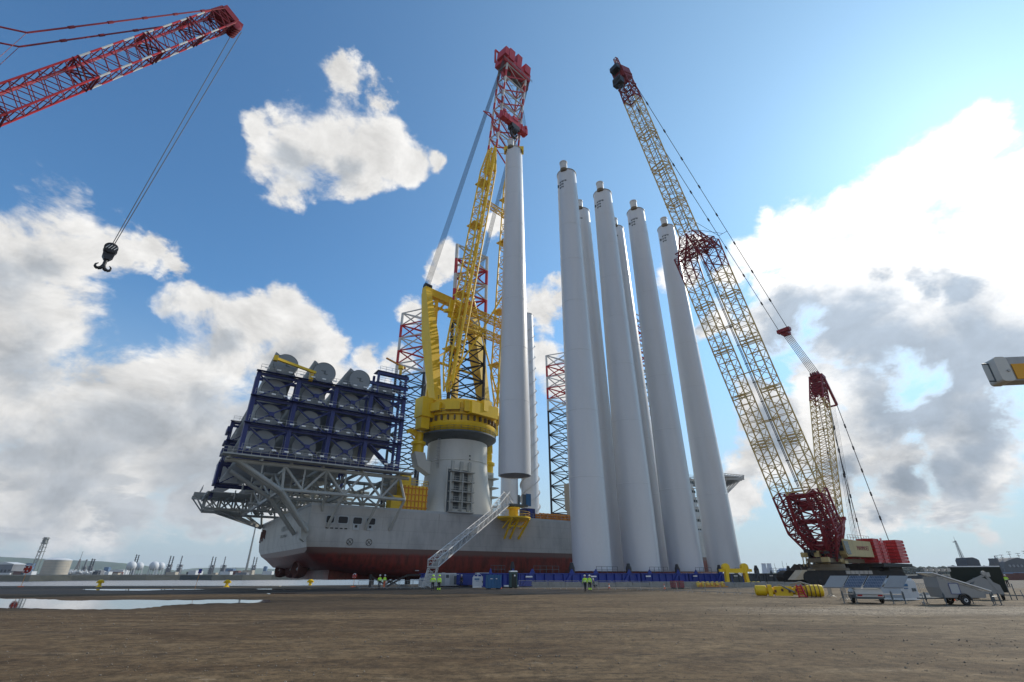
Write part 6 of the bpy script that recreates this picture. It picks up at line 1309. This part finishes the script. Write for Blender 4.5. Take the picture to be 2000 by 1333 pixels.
# ---------------- solar light trailers ----------------
def wheel(mb_t, mb_r, c, r=.33, w=.2):
    mb_t.lathe(c - V((w/2,0,0)), [(r*.6,0),(r*.92,.01),(r,.05),(r,w-.05),(r*.92,w-.01),(r*.6,w)], 24, True, (1,0,0)); mb_r.lathe(c - V((w/2+.01,0,0)), [(.05,.03),(r*.3,.0),(r*.58,.05),(r*.6,w-.03),(.05,w+.02)], 18, True, (1,0,0))
def lamps(p, parent, n=4, wd=1.5, post=.45):
    m = MB(); m.tube(p, p + UZ*post, .05, n=8); m.tube(p + V((-wd/2,0,post)), p + V((wd/2,0,post)), .03); m.build('lamp_bar', 'steel', parent)
    for k in range(n): c = p + V((-wd/2 + wd*(k+.0)/(n-1), -.06, post + .02)); h = MB().box(c, (.26,.16,.24)); h.build('floodlight', 'steel', parent); 
def solar_trailer_a(label, loc, rz):     # four panels spread in a row over a small white trailer
    t = thing('solar_trailer', label, 'solar trailer', (0,0,0))
    MB().poly([(-.85,-.6,.42),(.85,-.6,.42),(.95,-.6,.75),(.80,-.6,1.0),(-.80,-.6,1.0),(-.95,-.6,.75)], (0,1.5,0)).build('body', 'white', t)
    m = MB().box((0,.2,.36), (1.7,1.8,.12)); m.beam((0,.9,.4), (0,2.4,.5), .1, .1); m.build('chassis', 'gray_frame', t)
    m = MB().box((0,-.66,.55), (1.75,.1,.22)); m.build('rear_bumper', 'white', t); m = MB().box((-.66,-.72,.55), (.3,.04,.12)); m.box((.66,-.72,.55), (.3,.04,.12)); m.build('tail_light', 'red', t)
    for x in (-.95, .95): a, b = MB(), MB(); wheel(a, b, V((x,.15,.33))); o = a.build('wheel', 'rubber', t, True); b.build('rim', 'lamp_white', o, True); m = MB().lathe((x-.12,.15,.33), [(.40,0),(.42,.24)], 18, False, (1,0,0)); m = MB().poly([(x-.13,.15+.42*math.cos(R(a_)),.35+.42*math.sin(R(a_))) for a_ in range(0,181,20)] , (.26,0,0)); m.build('mudguard', 'gray_frame', t)
    up = V((.0,.64,.77)).normalized()
    for k, (x, w_) in enumerate(((-1.95,1.25),(-.65,1.22),(.65,1.22),(2.02,1.25))):
        c = V((x, -.35, 1.55)) + V((x*.02, 0, 0)); off = .28 if k == 3 else (-.0 if k else -.28)
        p0 = V((x, -.78, 1.02)); ax = V((1,0,0)); sh = V((.85,0,0)); 
        f = MB().poly([p0 - ax*w_/2 - sh/2, p0 + ax*w_/2 - sh/2, p0 + ax*w_/2 + up*1.05 + sh/2, p0 - ax*w_/2 + up*1.05 + sh/2], V((0,-.77,.64))*.05); f = f.build('panel_frame', 'steel', t)
        nrm = V((0,-.77,.64)); MB().poly([p0 - ax*(w_/2-.04) - sh/2 + up*.03 + nrm*.052, p0 + ax*(w_/2-.04) - sh/2 + up*.03 + nrm*.052, p0 + ax*(w_/2-.04) + up*1.02 + sh/2 + nrm*.052, p0 - ax*(w_/2-.04) + up*1.02 + sh/2 + nrm*.052], nrm*.01).build('solar_cells', 'solar' if k in (1, 2) else 'solar_back', f)
    m = MB(); 
    for x in (-1.3, 1.3): m.beam((x*.6,-.1,.95), (x,-.5,1.3), .07, .07)
    m.tube((-2.2,-.3,1.15), (2.2,-.3,1.15), .04); m.build('panel_bracket', 'steel', t)
    for x in (-1.85, -1.0, 1.35, 2.1): m = MB().tube((x,-.85,0), (x,-.8,.85), .035); m.box((x,-.85,.02), (.18,.18,.03)); m.box((x,-.82,.55), (.09,.09,.45)); m.build('outrigger', 'gray_frame', t)
    m = MB().tube((-1.85,-.8,.62), (2.1,-.8,.62), .03); m.build('outrigger_beam', 'steel', t)
    lamps(V((0,.3,1.75)), t, 6, 1.5, .32); t.location = loc; t.rotation_euler = (0,0,rz); return t
solar_trailer_a('solar light trailer with four tilted panels spread wide, beside the big cube tank', G(1697, 1178.5), -.28)
def solar_trailer_b(label, loc, rz):     # wedge-shaped trailer, closed panels on the sloping roof
    t = thing('solar_trailer', label, 'solar trailer', (0,0,0))
    MB().poly([(-1.5,-.85,.5),(1.35,-.85,.5),(1.45,-.85,.85),(-1.6,-.85,1.95),(-1.65,-.85,1.2)], (0,1.7,0)).build('body', 'solar_back', t)
    sl_ = V((3.35,0,-1.15)).normalized(); nz = V((1.15,0,3.35)).normalized()
    for k, y in enumerate((-.72, -.02, .68)): c = V((-.05, y+.05, 1.58)) + nz*(.02); m = MB().box(c, (3.9, .60, .07), sl_, (0,1,0)); m.build('roof_panel', 'lamp_white', t)
    m = MB().box((-.65,-.87,1.12), (.62,.04,.68)); m.build('service_door', 'hull_light', t); m = MB()
    for a, b in (((-.98,-.9,.76),(-.98,-.9,1.48)),((-.32,-.9,.76),(-.32,-.9,1.48)),((-.98,-.9,.76),(-.32,-.9,.76)),((-.98,-.9,1.48),(-.32,-.9,1.48))): m.tube(a, b, .015)
    m.build('door_trim', 'blue_frame', t)
    m = MB().box((1.42,0,.75), (.1,1.2,.5)); m.build('control_panel', 'container', t)
    for y in (-.9, .9):
        a, b = MB(), MB(); c = V((-.2, y, .33)); a.lathe(c - V((0,.1,0)), [(.2,0),(.31,.01),(.34,.05),(.34,.15),(.31,.19),(.2,.2)], 24, True, (0,1,0)); b.lathe(c - V((0,.115,0)), [(.05,.03),(.1,.0),(.19,.05),(.2,.17),(.05,.22)], 18, True, (0,1,0)); o = a.build('wheel', 'rubber', t, True); b.build('rim', 'lamp_white', o, True)
        MB().poly([(-.2+.44*math.cos(R(q)), y-.12, .36+.44*math.sin(R(q))) for q in range(0,181,18)] + [(-.2-.38, y-.12, .36), (-.2+.38*math.cos(R(120)), y-.12, .36+.38*math.sin(R(120))), (-.2, y-.12, .74), (-.2+.38*math.cos(R(60)), y-.12, .36+.38*math.sin(R(60))), (.18, y-.12, .36)], (0,.24,0)).build('mudguard', 'black', t)
    m = MB().beam((-3.0,0,.42), (1.4,0,.45), .09, .09); m.build('drawbar', 'gray_frame', t); m = MB().tube((-2.6,0,.0), (-2.6,0,.7), .035); m.lathe((-2.64,.0,.1), [(.1,0),(.1,.08)], 12, True, (0,1,0)); m.build('jockey_wheel', 'steel', t)
    for x, y in ((-1.75,-1.15),(1.5,-1.15),(-1.75,1.1),(1.6,1.1),(2.4,-.6),(2.7,.4)): m = MB().tube((x,y,0), (x,y,.85), .035); m.box((x,y,.5), (.09,.09,.5)); m.box((x,y,.02), (.2,.2,.03)); m.build('outrigger', 'gray_frame', t)
    MB().tube((1.5,-1.15,.6), (2.4,-.6,.6), .03).build('outrigger_beam', 'steel', t)
    lamps(V((-.9,.1,1.9)), t, 5, 1.7, .5); t.location = loc; t.rotation_euler = (0,0,rz); return t
solar_trailer_b('wedge-shaped white solar trailer with closed panels sloping down to the right, nearest on the right', G(1878, 1181.5), -.12).scale = (.93,)*3
# third trailer behind: dark panels folded up steeply, mast folded
t = thing('solar_trailer', 'solar light trailer with big dark green panels raised steeply, half hidden at the right', 'solar trailer', (0,0,0))
MB().poly([(-1.2,-.4,.5),(1.3,-.4,.5),(1.2,-.4,1.3),(.2,-.4,1.9),(-.4,-.4,1.9)], (0,1.2,0)).build('body', 'solar_back', t)
m = MB().box((-.05,1.05,1.75), (4.0,.07,2.3), (1,0,0), (0,.98,.2)); m.build('raised_panel', 'dark_green', t); MB().beam((-2.05,.92,2.92), (1.95,.92,2.92), .07, .10).build('panel_edge', 'lamp_white', t)
m = MB().beam((-1.6,-.3,1.25), (.35,-.35,2.15), .16, .2); m.beam((.4,-.35,2.25), (.95,-.4,.8), .2, .22); m.build('mast', 'solar_back', t); m = MB(); m.lathe((.35,-.5,2.3), [(.2,0),(.22,.3)], 12, True, (0,1,0)); m.box((.6,-.4,2.2), (.3,.3,.4)); m.build('mast_head', 'steel', t)
a, b = MB(), MB(); wheel(a, b, V((1.2,.2,.33))); o = a.build('wheel', 'rubber', t, True); b.build('rim', 'lamp_white', o, True)
m = MB().beam((1,-.2,.45), (3.0,-.4,.4), .09, .09); m.build('drawbar', 'gray_frame', t); m = MB().tube((2.6,-.35,0), (2.5,-.35,.9), .04); m.lathe((2.6,-.4,.1), [(.1,0),(.1,.08)], 12, True, (0,1,0)); m.build('jockey_wheel', 'steel', t)
for x in (-1.6, 1.9, 2.3): m = MB().tube((x,.9,0), (x,.9,1.4), .04); m.build('outrigger', 'gray_frame', t)
t.scale = (.88,)*3; t.location = G(1930, 1172); t.rotation_euler = (0,0,-.55)

# ---------------- far shore and horizon ----------------
def far(name, label, cat, mats_mb, loc, group=None):
    t = thing(name, label, cat, tuple(loc), group)
    for nm, mat, mb in mats_mb: mb.build(nm, mat, t, True)
    return t
def gl_(px, Y): p = P(px, 1123, Y); return V((p.x, Y, .6))
b = gl_(104, 900); mb = MB().lathe(b, [(18.5,0),(18.5,21.5),(18,22)], 48); m2 = MB().lathe(b, [(18.8,21.6),(18.8,22.4),(15,24),(8,25.2),(1,25.6)], 48); m3 = MB()
for z in (4, 8, 12, 16, 19.5): m3.lathe(b, [(18.62,z),(18.62,z+.3)], 48, False)
far('storage_tank', 'large beige round storage tank with a white domed roof on the far left shore', 'storage tank', [('shell', 'tank_beige', mb), ('roof', 'far_white', m2), ('hoop', 'flange_grey', m3)], b)
for px, lb in ((251.5, 'white spherical gas tank, leftmost of the four spheres on the far shore'), (267, 'white spherical gas tank, second of the four spheres on the far shore'), (296, 'white spherical gas tank, third of the four spheres on the far shore'), (308.5, 'white spherical gas tank, rightmost of the four spheres on the far shore')):
    b = gl_(px, 780 + (30 if px in (267, 308.5) else 0)); mb = MB().sphere(b + UZ*11.6, 6.2 if px in (251.5, 296) else 5.7, 28, 18); m2 = MB()
    for k in range(10): a = R(k*36); m2.tube(b + V((math.cos(a)*5.8, math.sin(a)*5.8, 0)), b + V((math.cos(a)*5.3, math.sin(a)*5.3, 9.5)), .35)
    far('gas_sphere', lb, 'gas tank', [('sphere', 'far_white', mb), ('leg', 'far_white', m2)], b, 'white gas spheres on the far shore')
def stackpair(px, Y, h, lb, two=True, w=7):
    h *= .68; w *= .75; b = gl_(px, Y); m = MB(); st = MB()
    for k in range(6): z = h*.52*k/5; m.box(b + V((0,0,z)), (w*1.6,w*1.2,.5))
    for x in (-.8, 0, .8):
        for y in (-.6, .6): m.tube(b + V((x*w,y*w,0)), b + V((x*w,y*w,h*.52)), .35)
    for k in range(5): z = h*.52*k/5; m.tube(b + V((-.8*w,-.6*w,z)), b + V((.8*w,-.6*w,z+h*.104)), .25); m.tube(b + V((.8*w,-.6*w,z)), b + V((-.8*w,-.6*w,z+h*.104)), .25)
    m.box(b + V((0,0,h*.18)), (w*1.3,w,h*.34)); m.box(b + V((w*.5,0,h*.44)), (w*.9,w*.8,h*.12))
    for i, x in enumerate((-.45, .75) if two else (-.1,)):
        st.tube(b + V((x*w,0,0)), b + V((x*w,0,h*(1 - .03*i))), 1.3, .9, 10)
        for z in (.62, .72, .82, .92): st.lathe(b + V((x*w,0,h*z)), [(1.9,0),(1.9,.6)], 10)
    return far('process_tower', lb, 'process tower', [('frame', 'far_grey', m), ('stack', 'far_dark' if two else 'far_grey', st)], b, 'process towers on the far shore')
stackpair(257, 1150, 58, 'dark twin process towers rising right behind the white spheres', w=6)
stackpair(326, 1150, 54, 'twin process towers just right of the four white spheres'); stackpair(347, 1150, 54, 'single process tower in the middle of the far skyline, right of the twin towers', False)
stackpair(410, 1250, 56, 'twin process towers left of the tall thin chimney', w=8); stackpair(433, 1250, 56, 'single process tower nearest left of the low blue-grey block', False, w=8); stackpair(492, 1250, 55, 'twin process towers right of the tall thin chimney', w=7)
b = gl_(479, 1100); far('chimney', 'very tall thin chimney on the far shore left of the ship stern', 'chimney', [('shaft', 'flange_grey', MB().tube(b, b + UZ*92, 2.6, 1.3, 12)), ('cap', 'far_dark', MB().tube(b + UZ*89, b + UZ*94, 1.7, 1.7, 12))], b)
b = gl_(146, 1000); m = MB(); 
for x in (-1, 1):
    for y in (-1, 1): m.tube(b + V((x*3,y*3,0)), b + V((x*.5,y*.5,26)), .3)
for k in range(10): z = 26*k/10; q = 3 - 2.4*k/10; m.box(b + UZ*z, (q*2,q*2,.3)); m.tube(b + V((-q,-q,z)), b + V((q-.3,-q,z+2.6)), .2)
far('flare_stack', 'thin red and grey lattice flare stack right of the beige storage tank', 'flare stack', [('lattice', 'far_rust', m), ('pipe', 'far_grey', MB().tube(b, b + UZ*40, .6, .35, 8))], b)
stackpair(160, 1000, 38, 'low thin process tower right of the lattice flare stack', False, 5); stackpair(172, 1000, 40, 'pale process tower among pipework, right of the thin low tower', True, 5)
m = MB(); b = gl_(160, 960)
for k in range(70): p = b + V((random.uniform(-30, 34), random.uniform(-12, 12), 0)); m.tube(p, p + UZ*random.uniform(3, 9), random.uniform(.3, .9), n=6); m.box(p + UZ*random.uniform(1, 5), (random.uniform(2,6), 3, random.uniform(.8,2.5)))
far('pipework', 'jumble of grey refinery pipework between the beige tank and the spheres', 'pipework', [('pipes', 'far_white', m)], b)
# tilting lattice tower left of the beige tank
b = gl_(63, 800); m = MB()
for x in (-1, 1):
    for y in (-1, 1): m.tube(b + V((x*3,y*3,0)), b + V((x*2,y*2,52)), .5)
for k in range(11): z = 52*k/11; m.tube(b + V((-2.8,-2.8,z)), b + V((2.6,-2.6,z+4.7)), .35); m.tube(b + V((2.8,-2.8,z)), b + V((-2.6,-2.6,z+4.7)), .35); 
for z in (20, 32, 38, 44, 50): m.box(b + UZ*z, (7.5,6,.8))
m.box(b + UZ*47, (3.5,3.5,10)); far('drilling_tower', 'tall pale lattice tower just left of the beige storage tank', 'lattice tower', [('frame', 'flange_grey', m)], b)
for px, w_, h_, Y, mat, lb in ((12, 44, 24, 900, 'far_grey', 'grey shed with a shallow pitched roof at the far left edge of the skyline'), (53, 26, 38, 1400, 'far_blue', 'tall blue-grey block left of the lattice tower on the far shore'), (232, 34, 12, 1000, 'far_white', 'long low white building left of the spheres'), (206, 12, 18, 1000, 'far_blue', 'small blue building between the pipework and the spheres'), (447.5, 30, 19, 1350, 'far_blue', 'low blue-grey block between process towers and the thin chimney'), (386, 16, 8, 900, 'far_white', 'small white hut on the far bank, middle left'), (516, 9, 22, 1100, 'far_blue', 'small dark blue block nearest the ship stern on the far shore')):
    w_ *= .72; h_ *= .74; b = gl_(px, Y); m = MB().box(b + UZ*h_*.44, (w_, w_*.7, h_*.88)); r_ = MB().poly([b + V((-w_*.53,-w_*.36,h_*.86)), b + V((w_*.53,-w_*.36,h_*.86)), b + V((w_*.53,-w_*.36,h_*.9)), b + V((0,-w_*.36,h_*(1.08 if px == 12 else .94))), b + V((-w_*.53,-w_*.36,h_*.9))], (0,w_*.72,0)); n_ = MB()
    for k in range(5): n_.box(b + V((-w_*.4 + k*w_*.2, -w_*.353, h_*.3)), (w_*.1, .3, h_*.25))
    far('shore_building', lb, 'building', [('wall', mat, m), ('roof', 'far_white' if px == 12 else mat, r_), ('window', 'far_dark', n_)], b)
random.seed(21)
for k in range(34):
    px = random.choice((random.uniform(180, 245), random.uniform(320, 540), random.uniform(5, 60))); b = gl_(px, random.uniform(760, 1100)); w_ = random.uniform(6, 20); h_ = random.uniform(2.5, 6.5)
    m = MB().box(b + UZ*h_/2, (w_, 8, h_)); o = m.build('low_shed', random.choice(('far_grey', 'far_white', 'far_dark', 'tank_beige', 'far_rust'))); tag(o, 'one of the tiny low sheds scattered along the far bank at the left', 'shed', 'tiny sheds along the far bank')
# right horizon
for px, lb in ((1495.5, 'pale blue cooling tower, left of the pair on the horizon'), (1506, 'pale blue cooling tower, right of the pair on the horizon')):
    b = gl_(px, 4200); far('cooling_tower', lb, 'cooling tower', [('shell', 'far_blue', MB().lathe(b, [(24,0),(20,25),(16.5,50),(16,62),(17,74)], 32)), ('rim', 'far_dark', MB().lathe(b, [(17.3,73),(17.3,74.6)], 32))], b)
b = gl_(1535, 1500); far('domed_store', 'blue-grey domed storage hall on the horizon right of the cooling towers', 'storage hall', [('roof', 'far_blue', MB().lathe(b, [(22,0),(22,7),(20,10.5),(12,14.5),(1,16)], 32)), ('wall', 'far_dark', MB().box(b + V((30,0,4)), (40,20,8)))], b)
for px, h_, lb in ((1517, 26, 'thin mast left of the domed hall'), (1533, 32, 'tallest thin mast behind the domed hall'), (1541, 27, 'thin mast right of the domed hall roof')):
    b = gl_(px, 1400); m = MB().tube(b, b + UZ*h_, .7, .4); m.box(b + UZ*h_*.6, (3,1,.6)); o = m.build('antenna_mast', 'far_dark'); tag(o, lb, 'mast')
b = V((P(1513, 1123, 170).x, 170, 0)); far('white_tent', 'small white and pink tarpaulin heap beyond the end of the grey frame', 'tarpaulin', [('cover', 'lamp_white', MB().lathe(b, [(2.6,0),(2.3,.9),(1.4,1.6),(.2,1.9)], 10)), ('stripe', 'hi_orange', MB().lathe(b + V((2.2,0,0)), [(1.5,0),(1.2,.6),(.1,1.0)], 8))], b)
b = gl_(1899, 420); m = MB(); m.quadring([[b + V((x*5.2,y*5,z)) for x, y in ((-1,-1),(1,-1),(1,1),(-1,1))] for z in (0, 11)]); m.poly([b + V((-5.1,-4.9,11)), b + V((5.1,-4.9,11)), b + V((4,-4.9,12)), b + V((1,-4.9,13)), b + V((-4,-4.9,12.7))], (0,9.8,0))
m2 = MB(); q = b + V((-3,0,12.4)); lattice(lambda i: (m2, m2), quad(q, V((1,0,0)), V((0,1,0)), .9, .9), quad(q + V((-.6,0,13)), V((1,0,0)), V((0,1,0)), .35, .35), 8, .11, .07, 'X'); m2.box(q + V((-1.4,0,12)), (2.4,.6,.6)); m2.tube(q + V((-.6,0,12.5)), q + V((-.7,0,16)), .09)
far('silo_block', 'dark grey silo block with a thin lattice mast on top behind the dark green panel', 'silo', [('wall', 'far_dark', m), ('mast', 'far_grey', m2)], b)
b = gl_(1985, 740); m = MB().box(b + V((6,0,4)), (64,26,8)); m.poly([b + V((-24,-12,8)), b + V((70,-12,8)), b + V((70,-12,15)), b + V((20,-12,17)), b + V((0,-12,21.5)), b + V((-8,-12,20)), b + V((-20,-12,16))], (0,24,0)); m2 = MB()
for k in range(9): m2.lathe(b + V((-16 + k*5.5,-12.6,11)), [(1.7,0),(1.7,.5)], 14, True, (0,-1,0))
m3 = MB()
for x, h_ in ((-17,24),(-10,25),(2,29),(14,27),(24,30),(36,26)): m3.tube(b + V((x,0,10)), b + V((x,0,h_)), .25); m3.box(b + V((x,0,h_)), (5,1.5,.5)); m3.box(b + V((x,0,h_-3)), (4,1.5,.5))
m4 = MB().box(b + V((12,-14,-.2)), (120,6,6.5)); far('process_plant', 'dark blue-grey process plant with round hatches at the far right skyline', 'plant', [('hull', 'far_dark', m), ('round_hatch', 'far_grey', m2), ('light_mast', 'far_dark', m3), ('lower_wall', 'far_blue', m4)], b)
b = gl_(1951, 640); far('tank_stub', 'small dark tower left of the process plant at the right skyline', 'tower', [('wall', 'far_dark', MB().box(b + UZ*9, (6,6,18))), ('pipe', 'far_grey', MB().tube(b + V((3.6,0,0)), b + V((3.6,0,21)), .7))], b)
for k, (px, Y, w_, h_) in enumerate(((1958, 190, 9, 1.5), (1985, 185, 12, 1.7), (2010, 190, 8, 1.4), (1795, 230, 22, 1.2))):
    p = P(px, 1123, Y); m = MB().box((p.x, Y, h_/2), (w_, 3, h_)); m.box((p.x + w_*.2, Y, h_ + .25), (w_*.4, 2, .5)); o = m.build('stacked_material', 'far_rust' if k < 3 else 'far_dark'); tag(o, ('reddish stack of material beyond the person at the far right', 'long reddish stack of material at the far right edge', 'reddish stack partly outside the right edge', 'low dark stack behind the big cube tank')[k], 'material stack')
# low scrub and tree line on the right horizon
random.seed(5)
mb = MB()
for k in range(420):
    px = random.uniform(1560, 2060); Y = random.uniform(900, 1100); p = P(px, 1123, Y); r = random.uniform(5, 11)
    for q in range(4): mb.sphere((p.x + random.uniform(-6,6), Y + random.uniform(-6,6), random.uniform(1, 8)), r*random.uniform(.4,.8), 6, 4)
paint('scrub', (.03, .045, .03), .95, 0, .5, .1, 0, (.012,.02,.012), False); tag(mb.build('tree_line', 'scrub'), 'dark low belt of trees along the right horizon', 'tree belt', None, 'stuff')
# ---------------- haze ----------------
mb = MB().box((150, 4250, 127), (19500, 10500, 268)); m = bpy.data.materials.new('haze'); m.use_nodes = True; t = m.node_tree
for n in list(t.nodes): t.nodes.remove(n)
o_ = nn(t, 'ShaderNodeOutputMaterial'); pv = nn(t, 'ShaderNodeVolumePrincipled'); pv.inputs['Color'].default_value = (.82, .90, 1, 1); pv.inputs['Density'].default_value = 7e-5; pv.inputs['Anisotropy'].default_value = .2; t.links.new(pv.outputs[0], o_.inputs['Volume'])
tag(mb.build1('haze', m), kind='stuff')
